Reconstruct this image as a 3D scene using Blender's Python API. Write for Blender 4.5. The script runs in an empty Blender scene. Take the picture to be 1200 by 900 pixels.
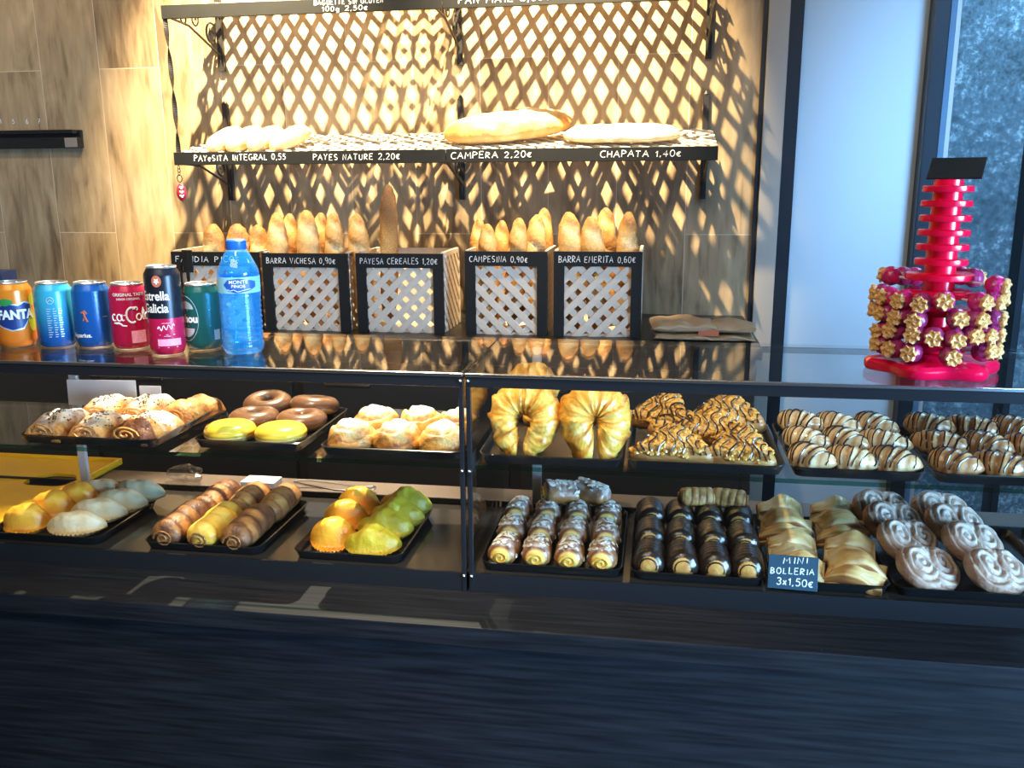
import bpy, bmesh, math, random
from mathutils import Vector, Matrix, noise

# ------------------------------------------------------------------ camera, world, lights, exposure
SC = bpy.context.scene
COL = SC.collection
PI = math.pi
EYE = Vector((0.0, 0.0, 1.62))
F, YAW, PIT, ROL = 1046.3, 0.160448, 0.224862, -0.006266      # focal length in pixels of a 1200 x 900 frame
_w = Vector((-math.sin(YAW) * math.cos(PIT), math.cos(YAW) * math.cos(PIT), -math.sin(PIT)))
_r0 = Vector((math.cos(YAW), math.sin(YAW), 0))
_u0 = _r0.cross(_w)
_r = _r0 * math.cos(ROL) + _u0 * math.sin(ROL)
_u = _u0 * math.cos(ROL) - _r0 * math.sin(ROL)
cam = bpy.data.cameras.new('camera')
cam.sensor_width = 36
cam.lens = F / 1200 * 36
cam.clip_start = 0.02
camo = bpy.data.objects.new('camera', cam)
m = Matrix((_r, _u, -_w)).transposed().to_4x4()
m.translation = EYE
camo.matrix_world = m
COL.objects.link(camo)
SC.camera = camo

SC.view_settings.view_transform = 'Standard'
SC.view_settings.look = 'None'
SC.view_settings.gamma = 1
SC.view_settings.use_curve_mapping = False
SC.view_settings.exposure = 0.0
SC.cycles.max_bounces = 10
SC.cycles.transparent_max_bounces = 40
SC.cycles.sample_clamp_indirect = 4
SC.cycles.caustics_reflective = False
SC.cycles.caustics_refractive = False

wd = bpy.data.worlds.new('shop_ambient')
wd.use_nodes = True
SC.world = wd
bg = wd.node_tree.nodes['Background']
bg.inputs[0].default_value = (1.0, 0.93, 0.85, 1)
bg.inputs[1].default_value = 0.05


def aim(o, target):
    d = Vector(target) - o.location
    o.rotation_euler = d.to_track_quat('-Z', 'Y').to_euler()


def spot(name, loc, target, power, angle, color, radius=0.012, blend=0.6):
    l = bpy.data.lights.new(name, 'SPOT')
    l.energy = power
    l.spot_size = math.radians(angle)
    l.spot_blend = blend
    l.color = color
    l.shadow_soft_size = radius
    o = bpy.data.objects.new(name, l)
    o.location = loc
    COL.objects.link(o)
    aim(o, target)
    return o


def area(name, loc, target, power, sx, sy, color, spread=180):
    l = bpy.data.lights.new(name, 'AREA')
    l.shape = 'RECTANGLE'
    l.size = sx
    l.size_y = sy
    l.energy = power
    l.color = color
    l.spread = math.radians(spread)
    o = bpy.data.objects.new(name, l)
    o.location = loc
    COL.objects.link(o)
    aim(o, target)
    return o


WARM = (1.0, 0.78, 0.46)
# ceiling spots over the bread wall, one per pair of shelves
spot('bread_wall_spot_light', (-1.06, 1.98, 2.86), (-1.09, 2.62, 1.92), 1150, 60, WARM, 0.010, 1.0)
spot('bread_wall_spot_light', (-0.22, 1.98, 2.86), (-0.30, 2.62, 1.90), 1150, 58, WARM, 0.010, 1.0)
spot('bread_wall_spot_light', (-2.05, 1.30, 2.95), (-1.85, 2.62, 1.8), 52, 80, (1.0, 0.86, 0.66), 0.05, 1.0)  # added unseen spot that brightens the plank wall beside the shelves
# ceiling spot over the pastry cases, then two added front fill spots
spot('case_spot_light', (-0.72, 2.15, 2.86), (-0.66, 1.28, 1.15), 620, 30, (1.0, 0.84, 0.62), 0.010, 0.5)
spot('case_spot_light', (-0.12, 0.70, 2.95), (-0.12, 1.30, 1.2), 150, 30, (1.0, 0.82, 0.56), 0.02, 1.0)  # added warm fill for the fronts of the croissants and nut pastries
spot('case_spot_light', (-0.50, 0.50, 2.95), (-0.55, 1.32, 1.18), 165, 32, (1.0, 0.86, 0.66), 0.04, 1.0)  # added warm fill for the pastry fronts in the donut case
# added soft fill, unseen overhead, that lifts the basket fronts
area('customer_side_fill_light', (-0.7, -0.2, 2.9), (-0.7, 1.6, 1.4), 20, 1.6, 0.6, (1.0, 0.91, 0.78), 150)
# shopfront and street daylight, plus two added blue fill lamps
area('white_wall_fill_light', (1.0, 1.70, 2.5), (0.66, 2.62, 1.55), 4.6, 0.35, 0.7, (0.28, 0.58, 1.0), 44)  # added blue lamp inside the room, tints the white wall only
area('shopfront_daylight', (2.05, -0.85, 1.10), (0.70, 1.25, 1.05), 10, 1.3, 2.1, (0.16, 0.48, 1.0), 100)
area('counter_side_fill_light', (1.80, 0.25, 1.15), (0.60, 0.95, 1.00), 27, 0.9, 1.5, (0.32, 0.61, 1.0), 46)  # added narrow blue fill from the side, for counter and lower pastries
area('street_daylight', (1.7, 2.85, 3.5), (1.2, 3.8, 1.3), 120, 1.2, 0.4, (0.30, 0.66, 1.0), 180)


def on_z(x, y, Z):
    d = _w + _r * ((x - 600) / F) - _u * ((y - 450) / F)
    return EYE + d * ((Z - EYE.z) / d.z)


def on_y(x, y, Y):
    d = _w + _r * ((x - 600) / F) - _u * ((y - 450) / F)
    return EYE + d * ((Y - EYE.y) / d.y)


# ------------------------------------------------------------------ materials
def new_mat(name):
    mt = bpy.data.materials.new(name)
    mt.use_nodes = True
    nt = mt.node_tree
    return mt, nt, nt.nodes, nt.links, nt.nodes['Principled BSDF']


def mat(name, color, rough=0.5, metal=0.0, spec=0.5, nscale=0, namt=0.15, bump=0.0, bscale=None, trans=0, emit=0, coat=0):
    mt, nt, N, L, b = new_mat(name)
    b.inputs['Base Color'].default_value = (*color, 1)
    b.inputs['Roughness'].default_value = rough
    b.inputs['Metallic'].default_value = metal
    b.inputs['Specular IOR Level'].default_value = spec
    if coat:
        b.inputs['Coat Weight'].default_value = coat
    tc = N.new('ShaderNodeTexCoord')
    if nscale:
        t = N.new('ShaderNodeTexNoise')
        t.inputs['Scale'].default_value = nscale
        t.inputs['Detail'].default_value = 3
        L.new(tc.outputs['Object'], t.inputs['Vector'])
        mx = N.new('ShaderNodeMix')
        mx.data_type = 'RGBA'
        mx.inputs['A'].default_value = tuple(c * (1 - namt) for c in color) + (1,)
        mx.inputs['B'].default_value = tuple(min(1, c * (1 + namt)) for c in color) + (1,)
        L.new(t.outputs['Fac'], mx.inputs['Factor'])
        L.new(mx.outputs['Result'], b.inputs['Base Color'])
    if bump:
        t2 = N.new('ShaderNodeTexNoise')
        t2.inputs['Scale'].default_value = bscale or nscale or 50
        L.new(tc.outputs['Object'], t2.inputs['Vector'])
        bp = N.new('ShaderNodeBump')
        bp.inputs['Strength'].default_value = bump
        bp.inputs['Distance'].default_value = 0.002
        L.new(t2.outputs['Fac'], bp.inputs['Height'])
        L.new(bp.outputs['Normal'], b.inputs['Normal'])
    return mt


def glass_mat(name, tint=(1, 1, 1), base=0.04, rough=0.0, grow=0.96):
    """thin clear sheet: transparent body, mirror reflection that grows towards grazing view"""
    mt = bpy.data.materials.new(name)
    mt.use_nodes = True
    nt = mt.node_tree
    N, L = nt.nodes, nt.links
    N.clear()
    out = N.new('ShaderNodeOutputMaterial')
    tr = N.new('ShaderNodeBsdfTransparent')
    tr.inputs['Color'].default_value = (*tint, 1)
    gl = N.new('ShaderNodeBsdfGlossy')
    gl.inputs['Roughness'].default_value = rough
    lw = N.new('ShaderNodeLayerWeight')
    lw.inputs['Blend'].default_value = 0.5
    pw = N.new('ShaderNodeMath')
    pw.operation = 'POWER'
    pw.inputs[1].default_value = 5
    L.new(lw.outputs['Facing'], pw.inputs[0])
    ma = N.new('ShaderNodeMath')
    ma.operation = 'MULTIPLY_ADD'
    ma.inputs[1].default_value = grow
    ma.inputs[2].default_value = base
    L.new(pw.outputs[0], ma.inputs[0])
    mix = N.new('ShaderNodeMixShader')
    L.new(ma.outputs[0], mix.inputs[0])
    L.new(tr.outputs[0], mix.inputs[1])
    L.new(gl.outputs[0], mix.inputs[2])
    L.new(mix.outputs[0], out.inputs['Surface'])
    return mt


def pastry(name, stops, scale=45, amt=0.45, rough=0.45, bump=0.5, bscale=90, dust=0.0, fleck=None, stretch=None, coat=0.0):
    """crust: the mesh's own baking value (0 pale dough, 1 dark crust) plus noise through a colour ramp; 'dust' is icing sugar"""
    mt, nt, N, L, b = new_mat(name)
    b.inputs['Roughness'].default_value = rough
    if coat:
        b.inputs['Coat Weight'].default_value = coat
        b.inputs['Coat Roughness'].default_value = 0.15
    tc = N.new('ShaderNodeTexCoord')
    oi = N.new('ShaderNodeObjectInfo')
    ad = N.new('ShaderNodeVectorMath')
    ad.operation = 'ADD'
    sc = N.new('ShaderNodeVectorMath')
    sc.operation = 'SCALE'
    sc.inputs[0].default_value = (3.1, 2.3, 4.7)
    L.new(oi.outputs['Random'], sc.inputs['Scale'])
    L.new(tc.outputs['Object'], ad.inputs[0])
    L.new(sc.outputs[0], ad.inputs[1])
    vec = ad.outputs[0]
    if stretch:
        mp = N.new('ShaderNodeMapping')
        mp.inputs['Scale'].default_value = stretch
        L.new(vec, mp.inputs['Vector'])
        vec = mp.outputs[0]
    t = N.new('ShaderNodeTexNoise')
    t.inputs['Scale'].default_value = scale
    t.inputs['Detail'].default_value = 4
    L.new(vec, t.inputs['Vector'])
    at = N.new('ShaderNodeAttribute')
    at.attribute_name = 'bake'
    m1 = N.new('ShaderNodeMath')
    m1.operation = 'MULTIPLY_ADD'
    m1.inputs[1].default_value = amt
    m1.inputs[2].default_value = -amt * 0.5
    L.new(t.outputs['Fac'], m1.inputs[0])
    m2 = N.new('ShaderNodeMath')
    m2.operation = 'ADD'
    L.new(m1.outputs[0], m2.inputs[0])
    L.new(at.outputs['Fac'], m2.inputs[1])
    rp = N.new('ShaderNodeValToRGB')
    e = rp.color_ramp.elements
    e[0].position = 0
    e[0].color = (*stops[0], 1)
    e[1].position = 1
    e[1].color = (*stops[-1], 1)
    for i in range(1, len(stops) - 1):
        q = e.new(i / (len(stops) - 1))
        q.color = (*stops[i], 1)
    L.new(m2.outputs[0], rp.inputs['Fac'])
    col = rp.outputs['Color']
    t3 = N.new('ShaderNodeTexNoise')
    t3.inputs['Scale'].default_value = bscale
    t3.inputs['Detail'].default_value = 5
    L.new(vec, t3.inputs['Vector'])
    if dust:
        a2 = N.new('ShaderNodeAttribute')
        a2.attribute_name = 'dust'
        m3 = N.new('ShaderNodeMath')
        m3.operation = 'ADD'
        m4 = N.new('ShaderNodeMath')
        m4.operation = 'MULTIPLY_ADD'
        m4.inputs[1].default_value = 3.0
        m4.inputs[2].default_value = -1.5
        L.new(t3.outputs['Fac'], m4.inputs[0])
        L.new(a2.outputs['Fac'], m3.inputs[0])
        L.new(m4.outputs[0], m3.inputs[1])
        m5 = N.new('ShaderNodeMath')
        m5.operation = 'MULTIPLY'
        m5.use_clamp = True
        L.new(m3.outputs[0], m5.inputs[0])
        L.new(a2.outputs['Fac'], m5.inputs[1])
        mx = N.new('ShaderNodeMix')
        mx.data_type = 'RGBA'
        L.new(m5.outputs[0], mx.inputs['Factor'])
        L.new(col, mx.inputs['A'])
        mx.inputs['B'].default_value = (0.86, 0.84, 0.80, 1)
        col = mx.outputs['Result']
    L.new(col, b.inputs['Base Color'])
    bp = N.new('ShaderNodeBump')
    bp.inputs['Strength'].default_value = min(1, bump * 1.5)
    bp.inputs['Distance'].default_value = 0.0035
    L.new(t3.outputs['Fac'], bp.inputs['Height'])
    L.new(bp.outputs['Normal'], b.inputs['Normal'])
    return mt


def wood_wall_mat():
    """vertical wood-look planks 0.196 m wide and 1.2 m long, staggered, with pale joints"""
    mt, nt, N, L, b = new_mat('wood_plank_tile')
    b.inputs['Roughness'].default_value = 0.45
    geo = N.new('ShaderNodeNewGeometry')
    sp = N.new('ShaderNodeSeparateXYZ')
    L.new(geo.outputs['Position'], sp.inputs[0])

    def math_(op, a, bb=None, c=None, clamp=False):
        n = N.new('ShaderNodeMath')
        n.operation = op
        n.use_clamp = clamp
        for i, v in enumerate((a, bb, c)):
            if v is None:
                continue
            if isinstance(v, (int, float)):
                n.inputs[i].default_value = v
            else:
                L.new(v, n.inputs[i])
        return n.outputs[0]
    u = math_('DIVIDE', math_('ADD', sp.outputs['X'], 1.883 + 0.196 * 4), 0.196)
    iu = math_('FLOOR', u)
    fu = math_('FRACT', u)
    par = math_('MODULO', iu, 2.0)
    v = math_('DIVIDE', math_('ADD', math_('ADD', sp.outputs['Z'], -1.955 + 2.4), math_('MULTIPLY', math_('SUBTRACT', 1.0, par), 0.49)), 1.2)
    v = math_('ADD', v, 0.0)
    iv = math_('FLOOR', v)
    fv = math_('FRACT', v)
    du = math_('MULTIPLY', math_('MINIMUM', fu, math_('SUBTRACT', 1.0, fu)), 0.196)
    dv = math_('MULTIPLY', math_('MINIMUM', fv, math_('SUBTRACT', 1.0, fv)), 1.2)
    d = math_('MINIMUM', du, dv)
    joint = math_('LESS_THAN', d, 0.0013)
    cid = N.new('ShaderNodeCombineXYZ')
    L.new(iu, cid.inputs[0])
    L.new(iv, cid.inputs[1])
    wn = N.new('ShaderNodeTexWhiteNoise')
    L.new(cid.outputs[0], wn.inputs['Vector'])
    off = N.new('ShaderNodeVectorMath')
    off.operation = 'SCALE'
    off.inputs['Scale'].default_value = 7
    L.new(wn.outputs['Color'], off.inputs[0])
    add = N.new('ShaderNodeVectorMath')
    add.operation = 'ADD'
    L.new(geo.outputs['Position'], add.inputs[0])
    L.new(off.outputs[0], add.inputs[1])
    mp = N.new('ShaderNodeMapping')
    mp.inputs['Scale'].default_value = (1, 1, 0.13)
    L.new(add.outputs[0], mp.inputs['Vector'])
    n1 = N.new('ShaderNodeTexNoise')
    n1.inputs['Scale'].default_value = 55
    n1.inputs['Detail'].default_value = 6
    n1.inputs['Distortion'].default_value = 0.6
    L.new(mp.outputs[0], n1.inputs['Vector'])
    mp2 = N.new('ShaderNodeMapping')
    mp2.inputs['Scale'].default_value = (1, 1, 0.35)
    L.new(add.outputs[0], mp2.inputs['Vector'])
    n2 = N.new('ShaderNodeTexNoise')
    n2.inputs['Scale'].default_value = 11
    n2.inputs['Detail'].default_value = 3
    n2.inputs['Distortion'].default_value = 1.2
    L.new(mp2.outputs[0], n2.inputs['Vector'])
    s = math_('ADD', math_('MULTIPLY', n1.outputs['Fac'], 0.55), math_('MULTIPLY', n2.outputs['Fac'], 0.75))
    s = math_('ADD', s, math_('MULTIPLY', math_('SUBTRACT', wn.outputs['Value'], 0.5), 0.22))
    rp = N.new('ShaderNodeValToRGB')
    e = rp.color_ramp.elements
    e[0].position = 0.42
    e[0].color = (0.150, 0.100, 0.056, 1)
    e[1].position = 0.86
    e[1].color = (0.46, 0.34, 0.20, 1)
    q = e.new(0.6)
    q.color = (0.31, 0.222, 0.125, 1)
    L.new(s, rp.inputs['Fac'])
    mx = N.new('ShaderNodeMix')
    mx.data_type = 'RGBA'
    L.new(joint, mx.inputs['Factor'])
    L.new(rp.outputs['Color'], mx.inputs['A'])
    mx.inputs['B'].default_value = (0.52, 0.42, 0.30, 1)
    L.new(mx.outputs['Result'], b.inputs['Base Color'])
    return mt


def laminate_mat():
    """black-brown laminate with a fine grain that runs along the counter"""
    mt, nt, N, L, b = new_mat('black_oak_laminate')
    b.inputs['Roughness'].default_value = 0.55
    b.inputs['Specular IOR Level'].default_value = 0.16
    geo = N.new('ShaderNodeNewGeometry')
    mp = N.new('ShaderNodeMapping')
    mp.inputs['Scale'].default_value = (0.05, 1, 1)
    L.new(geo.outputs['Position'], mp.inputs['Vector'])
    n1 = N.new('ShaderNodeTexNoise')
    n1.inputs['Scale'].default_value = 160
    n1.inputs['Detail'].default_value = 5
    L.new(mp.outputs[0], n1.inputs['Vector'])
    rp = N.new('ShaderNodeValToRGB')
    e = rp.color_ramp.elements
    e[0].position = 0.35
    e[0].color = (0.0055, 0.006, 0.0075, 1)
    e[1].position = 0.7
    e[1].color = (0.0155, 0.0165, 0.0195, 1)
    L.new(n1.outputs['Fac'], rp.inputs['Fac'])
    L.new(rp.outputs['Color'], b.inputs['Base Color'])
    return mt


def granite_mat():
    mt, nt, N, L, b = new_mat('speckled_granite')
    b.inputs['Roughness'].default_value = 0.7
    tc = N.new('ShaderNodeTexCoord')
    n1 = N.new('ShaderNodeTexNoise')
    n1.inputs['Scale'].default_value = 42
    n1.inputs['Detail'].default_value = 5
    n1.inputs['Roughness'].default_value = 0.75
    L.new(tc.outputs['Object'], n1.inputs['Vector'])
    n2 = N.new('ShaderNodeTexNoise')
    n2.inputs['Scale'].default_value = 5
    L.new(tc.outputs['Object'], n2.inputs['Vector'])
    ad = N.new('ShaderNodeMath')
    ad.operation = 'MULTIPLY_ADD'
    ad.inputs[1].default_value = 0.45
    L.new(n2.outputs['Fac'], ad.inputs[0])
    L.new(n1.outputs['Fac'], ad.inputs[2])
    rp = N.new('ShaderNodeValToRGB')
    e = rp.color_ramp.elements
    e[0].position = 0.55
    e[0].color = (0.07, 0.085, 0.10, 1)
    e[1].position = 0.98
    e[1].color = (0.75, 0.80, 0.85, 1)
    q = e.new(0.78)
    q.color = (0.18, 0.23, 0.27, 1)
    L.new(ad.outputs[0], rp.inputs['Fac'])
    L.new(rp.outputs['Color'], b.inputs['Base Color'])
    return mt


def can_gradient_mat(name, c0, c1, z0, z1, metal=0.12, rough=0.25):
    """printed can whose ink runs from one colour to another up its height"""
    mt, nt, N, L, b = new_mat(name)
    b.inputs['Roughness'].default_value = rough
    b.inputs['Metallic'].default_value = metal
    tc = N.new('ShaderNodeTexCoord')
    sp = N.new('ShaderNodeSeparateXYZ')
    L.new(tc.outputs['Object'], sp.inputs[0])
    mr = N.new('ShaderNodeMapRange')
    mr.inputs['From Min'].default_value = z0
    mr.inputs['From Max'].default_value = z1
    L.new(sp.outputs['Z'], mr.inputs['Value'])
    rp = N.new('ShaderNodeValToRGB')
    rp.color_ramp.elements[0].color = (*c0, 1)
    rp.color_ramp.elements[1].color = (*c1, 1)
    L.new(mr.outputs[0], rp.inputs['Fac'])
    L.new(rp.outputs['Color'], b.inputs['Base Color'])
    return mt


def tinted(name, tint, body, dens):
    """coloured see-through plastic: part of the light passes, part is scattered by the coloured body"""
    mt = glass_mat(name, tint, 0.07, 0.06)
    nt = mt.node_tree
    N, L = nt.nodes, nt.links
    mix0 = [n for n in N if n.type == 'MIX_SHADER'][0]
    out = [n for n in N if n.type == 'OUTPUT_MATERIAL'][0]
    d = N.new('ShaderNodeBsdfDiffuse')
    d.inputs['Color'].default_value = (*body, 1)
    t = N.new('ShaderNodeBsdfTranslucent')
    t.inputs['Color'].default_value = (*body, 1)
    a = N.new('ShaderNodeAddShader')
    L.new(d.outputs[0], a.inputs[0])
    L.new(t.outputs[0], a.inputs[1])
    mx = N.new('ShaderNodeMixShader')
    mx.inputs[0].default_value = dens
    L.new(mix0.outputs[0], mx.inputs[1])
    L.new(a.outputs[0], mx.inputs[2])
    L.new(mx.outputs[0], out.inputs['Surface'])
    return mt


M = {}
M['wood'] = wood_wall_mat()
M['laminate'] = laminate_mat()
M['granite'] = granite_mat()
M['white_wall'] = mat('white_plaster', (0.48, 0.55, 0.59), 0.7, nscale=3, namt=0.03)
M['cream'] = mat('cream_trim', (0.36, 0.32, 0.27), 0.6, nscale=4, namt=0.03)
M['black_metal'] = mat('black_metal', (0.010, 0.011, 0.013), 0.35, 0.0, nscale=20, namt=0.2)
M['iron'] = mat('wrought_iron', (0.018, 0.017, 0.016), 0.45, 0.3, nscale=60, namt=0.3, bump=0.3)
M['board'] = mat('chalkboard_black', (0.010, 0.011, 0.011), 0.6, 0.0, 0.3, nscale=30, namt=0.25)
M['chalk'] = mat('white_chalk', (0.82, 0.82, 0.80), 0.9, nscale=90, namt=0.1)
M['slat'] = mat('white_painted_slats', (0.74, 0.70, 0.62), 0.6, nscale=60, namt=0.08)
M['beige_slat'] = mat('beige_wood_slats', (0.62, 0.52, 0.42), 0.65, nscale=60, namt=0.10)
M['glass'] = glass_mat('clear_glass', (0.97, 0.985, 0.98), 0.035)
M['glass_edge'] = glass_mat('green_glass_edge', (0.45, 0.75, 0.68), 0.10)
M['window_glass'] = glass_mat('window_glass', (0.93, 0.97, 1.0), 0.012)
M['rail'] = mat('black_glossy_rail', (0.012, 0.013, 0.015), 0.22)
M['steel'] = mat('polished_steel', (0.75, 0.75, 0.74), 0.22, 1.0, nscale=30, namt=0.05)
M['grey_post'] = mat('grey_aluminium', (0.46, 0.46, 0.47), 0.4, 0.2, nscale=20, namt=0.05)
M['floor_case'] = mat('dark_glossy_shelf', (0.030, 0.027, 0.024), 0.12, nscale=8, namt=0.2)
M['worktop'] = mat('brown_worktop', (0.15, 0.11, 0.085), 0.4, nscale=10, namt=0.15)
M['tray'] = mat('black_enamel_tray', (0.008, 0.009, 0.010), 0.25, nscale=15, namt=0.2)
M['cabinet'] = mat('dark_cabinet', (0.035, 0.030, 0.026), 0.4, nscale=5, namt=0.3)
M['tilefloor'] = mat('grey_floor', (0.16, 0.15, 0.14), 0.5, nscale=6, namt=0.15)
M['ceiling'] = mat('grey_ceiling', (0.22, 0.21, 0.20), 0.8, nscale=4, namt=0.05)
M['frame_dark'] = mat('anthracite_frame', (0.012, 0.016, 0.022), 0.35, nscale=10, namt=0.1)
M['frame_blue'] = mat('slate_blue_frame', (0.10, 0.17, 0.25), 0.3, nscale=10, namt=0.1)
M['paper'] = mat('white_paper', (0.78, 0.78, 0.80), 0.8, nscale=30, namt=0.04)
M['kraft'] = mat('kraft_paper', (0.42, 0.29, 0.17), 0.8, nscale=25, namt=0.2, bump=0.6, bscale=40)
M['yellow'] = mat('yellow_plastic', (0.92, 0.50, 0.015), 0.35, nscale=6, namt=0.06)
M['red_plastic'] = mat('red_translucent_plastic', (0.85, 0.004, 0.045), 0.18, nscale=8, namt=0.05)
M['red_deep'] = mat('red_display_base', (0.78, 0.004, 0.05), 0.15, nscale=8, namt=0.05)
M['alu'] = mat('brushed_aluminium', (0.80, 0.80, 0.80), 0.3, 0.9, nscale=40, namt=0.06)
M['ink_white'] = mat('white_ink', (0.85, 0.85, 0.85), 0.5, nscale=50, namt=0.03)
M['ink_silver'] = mat('silver_ink', (0.62, 0.68, 0.72), 0.35, 0.4, nscale=50, namt=0.03)
M['ink_blue'] = mat('navy_ink', (0.012, 0.035, 0.16), 0.4, nscale=50, namt=0.05)
M['ink_green'] = mat('leaf_green_ink', (0.03, 0.26, 0.06), 0.4, nscale=50, namt=0.1)
M['ink_lime'] = mat('lime_ink', (0.48, 0.50, 0.03), 0.4, nscale=50, namt=0.1)
M['ink_red'] = mat('red_ink', (0.55, 0.02, 0.05), 0.4, nscale=50, namt=0.1)
M['ink_pink'] = mat('pink_barcode_ink', (0.75, 0.30, 0.42), 0.5, nscale=200, namt=0.3)
M['ink_rust'] = mat('rust_ink', (0.45, 0.13, 0.07), 0.5, nscale=50, namt=0.1)
M['can_orange'] = can_gradient_mat('orange_can', (0.80, 0.20, 0.02), (0.85, 0.26, 0.02), 0, 0.115)
M['can_sky'] = can_gradient_mat('turquoise_to_blue_can', (0.008, 0.09, 0.33), (0.05, 0.42, 0.58), 0.02, 0.085)
M['can_blue'] = can_gradient_mat('royal_blue_can', (0.006, 0.075, 0.30), (0.012, 0.11, 0.38), 0, 0.115)
M['can_red'] = can_gradient_mat('crimson_can', (0.45, 0.008, 0.06), (0.50, 0.012, 0.07), 0, 0.115)
M['can_black'] = mat('black_can', (0.014, 0.016, 0.025), 0.3, 0.3, nscale=20, namt=0.1)
M['can_green'] = can_gradient_mat('dark_green_can', (0.008, 0.075, 0.065), (0.012, 0.11, 0.10), 0, 0.115)
M['bottle'] = tinted('blue_bottle_plastic', (0.55, 0.84, 0.99), (0.03, 0.28, 0.66), 0.24)
M['water'] = glass_mat('clear_water', (0.72, 0.92, 1.0), 0.04, 0.0)
M['cap_blue'] = mat('blue_cap', (0.015, 0.13, 0.60), 0.35, nscale=30, namt=0.05)
M['label_blue'] = mat('blue_label', (0.22, 0.55, 0.82), 0.4, nscale=30, namt=0.12)
M['label_deep'] = mat('deep_blue_label', (0.012, 0.09, 0.42), 0.4, nscale=30, namt=0.08)
M['lolly'] = mat('purple_wrapped_lolly', (0.34, 0.03, 0.13), 0.2, nscale=160, namt=0.8, bump=0.8, bscale=200)
M['lolly_pink'] = mat('pink_wrapped_lolly', (0.55, 0.02, 0.14), 0.2, nscale=160, namt=0.7, bump=0.8, bscale=200)
M['foil'] = mat('gold_wrapper_foil', (0.86, 0.42, 0.14), 0.4, 0.0, nscale=260, namt=0.4, bump=0.9, bscale=300)
M['stick'] = mat('white_lolly_stick', (0.75, 0.68, 0.76), 0.4, nscale=20, namt=0.05)
M['clear_plastic'] = glass_mat('crumpled_clear_plastic', (0.9, 0.9, 0.9), 0.16, 0.08)
M['navy_box'] = mat('navy_carton', (0.03, 0.05, 0.11), 0.5, nscale=20, namt=0.1)
# crusts: pale -> gold -> brown -> dark
M['baguette'] = pastry('baguette_crust', [(0.80, 0.64, 0.40), (0.70, 0.43, 0.16), (0.52, 0.25, 0.065), (0.25, 0.10, 0.03)], 40, 0.5, 0.6, 0.4)
M['seeded'] = pastry('seeded_crust', [(0.70, 0.48, 0.20), (0.45, 0.24, 0.07), (0.22, 0.10, 0.03), (0.10, 0.05, 0.02)], 140, 1.1, 0.7, 1.0, 160)
M['white_loaf'] = pastry('floured_crust', [(0.86, 0.74, 0.52), (0.80, 0.58, 0.28), (0.60, 0.30, 0.08), (0.36, 0.15, 0.04)], 30, 0.5, 0.65, 0.5)
M['croissant'] = pastry('croissant_crust', [(0.90, 0.64, 0.20), (0.84, 0.45, 0.06), (0.62, 0.24, 0.025), (0.26, 0.07, 0.012)], 60, 0.75, 0.34, 0.5, 110, coat=0.2)
M['mini_croissant'] = pastry('mini_croissant_crust', [(0.86, 0.72, 0.48), (0.80, 0.57, 0.30), (0.60, 0.32, 0.13), (0.30, 0.12, 0.05)], 45, 0.6, 0.3, 0.4, 80, coat=0.4)
M['puff'] = pastry('sugared_puff_crust', [(0.82, 0.54, 0.22), (0.68, 0.33, 0.08), (0.44, 0.16, 0.03), (0.16, 0.05, 0.02)], 75, 0.9, 0.45, 0.9, 110, dust=1)
M['bun'] = pastry('sugared_bun_crust', [(0.84, 0.58, 0.24), (0.74, 0.38, 0.08), (0.50, 0.19, 0.03), (0.22, 0.07, 0.02)], 60, 0.8, 0.4, 0.8, 100, dust=1)
M['dough'] = pastry('donut_dough', [(0.92, 0.74, 0.36), (0.86, 0.55, 0.16), (0.62, 0.30, 0.06)], 30, 0.2, 0.5, 0.15)
M['icing_yellow'] = mat('yellow_glaze', (0.95, 0.58, 0.05), 0.22, nscale=12, namt=0.06, coat=0.3)
M['icing_choc'] = mat('milk_chocolate_glaze', (0.17, 0.075, 0.035), 0.3, nscale=30, namt=0.2, coat=0.3)
M['emp_pale'] = pastry('pale_pasty_crust', [(0.74, 0.60, 0.38), (0.62, 0.43, 0.20), (0.36, 0.18, 0.06)], 40, 0.4, 0.5, 0.4)
M['emp_orange'] = pastry('orange_pasty_crust', [(0.90, 0.46, 0.04), (0.80, 0.30, 0.02), (0.45, 0.13, 0.015)], 40, 0.35, 0.4, 0.3)
M['emp_green'] = pastry('olive_pasty_crust', [(0.56, 0.40, 0.02), (0.42, 0.29, 0.015), (0.19, 0.11, 0.01)], 50, 0.5, 0.45, 0.5)
M['roll_brown'] = pastry('brown_roll_crust', [(0.70, 0.40, 0.13), (0.42, 0.18, 0.05), (0.17, 0.06, 0.02), (0.07, 0.025, 0.012)], 60, 0.7, 0.45, 0.7)
M['roll_gold'] = pastry('gold_roll_crust', [(0.90, 0.60, 0.12), (0.84, 0.44, 0.04), (0.50, 0.18, 0.02)], 40, 0.5, 0.4, 0.5)
M['mini_roll'] = pastry('mini_roll_crust', [(0.80, 0.60, 0.18), (0.55, 0.25, 0.06), (0.24, 0.085, 0.03), (0.10, 0.035, 0.02)], 60, 0.5, 0.35, 0.4, dust=1, coat=0.3)
M['dark_choc'] = mat('dark_chocolate', (0.020, 0.011, 0.008), 0.3, nscale=60, namt=0.4, bump=0.5, bscale=120, coat=0.3)
M['choc_line'] = mat('chocolate_drizzle', (0.035, 0.015, 0.012), 0.25, nscale=60, namt=0.2, coat=0.4)
M['almond'] = mat('almond_flakes', (0.72, 0.64, 0.54), 0.6, nscale=120, namt=0.15)
M['shaving'] = mat('chocolate_shavings', (0.075, 0.035, 0.022), 0.5, nscale=80, namt=0.4)
M['nut'] = mat('caramel_nuts', (0.70, 0.36, 0.07), 0.35, nscale=70, namt=0.45, bump=0.7, bscale=120, coat=0.2)
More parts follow.
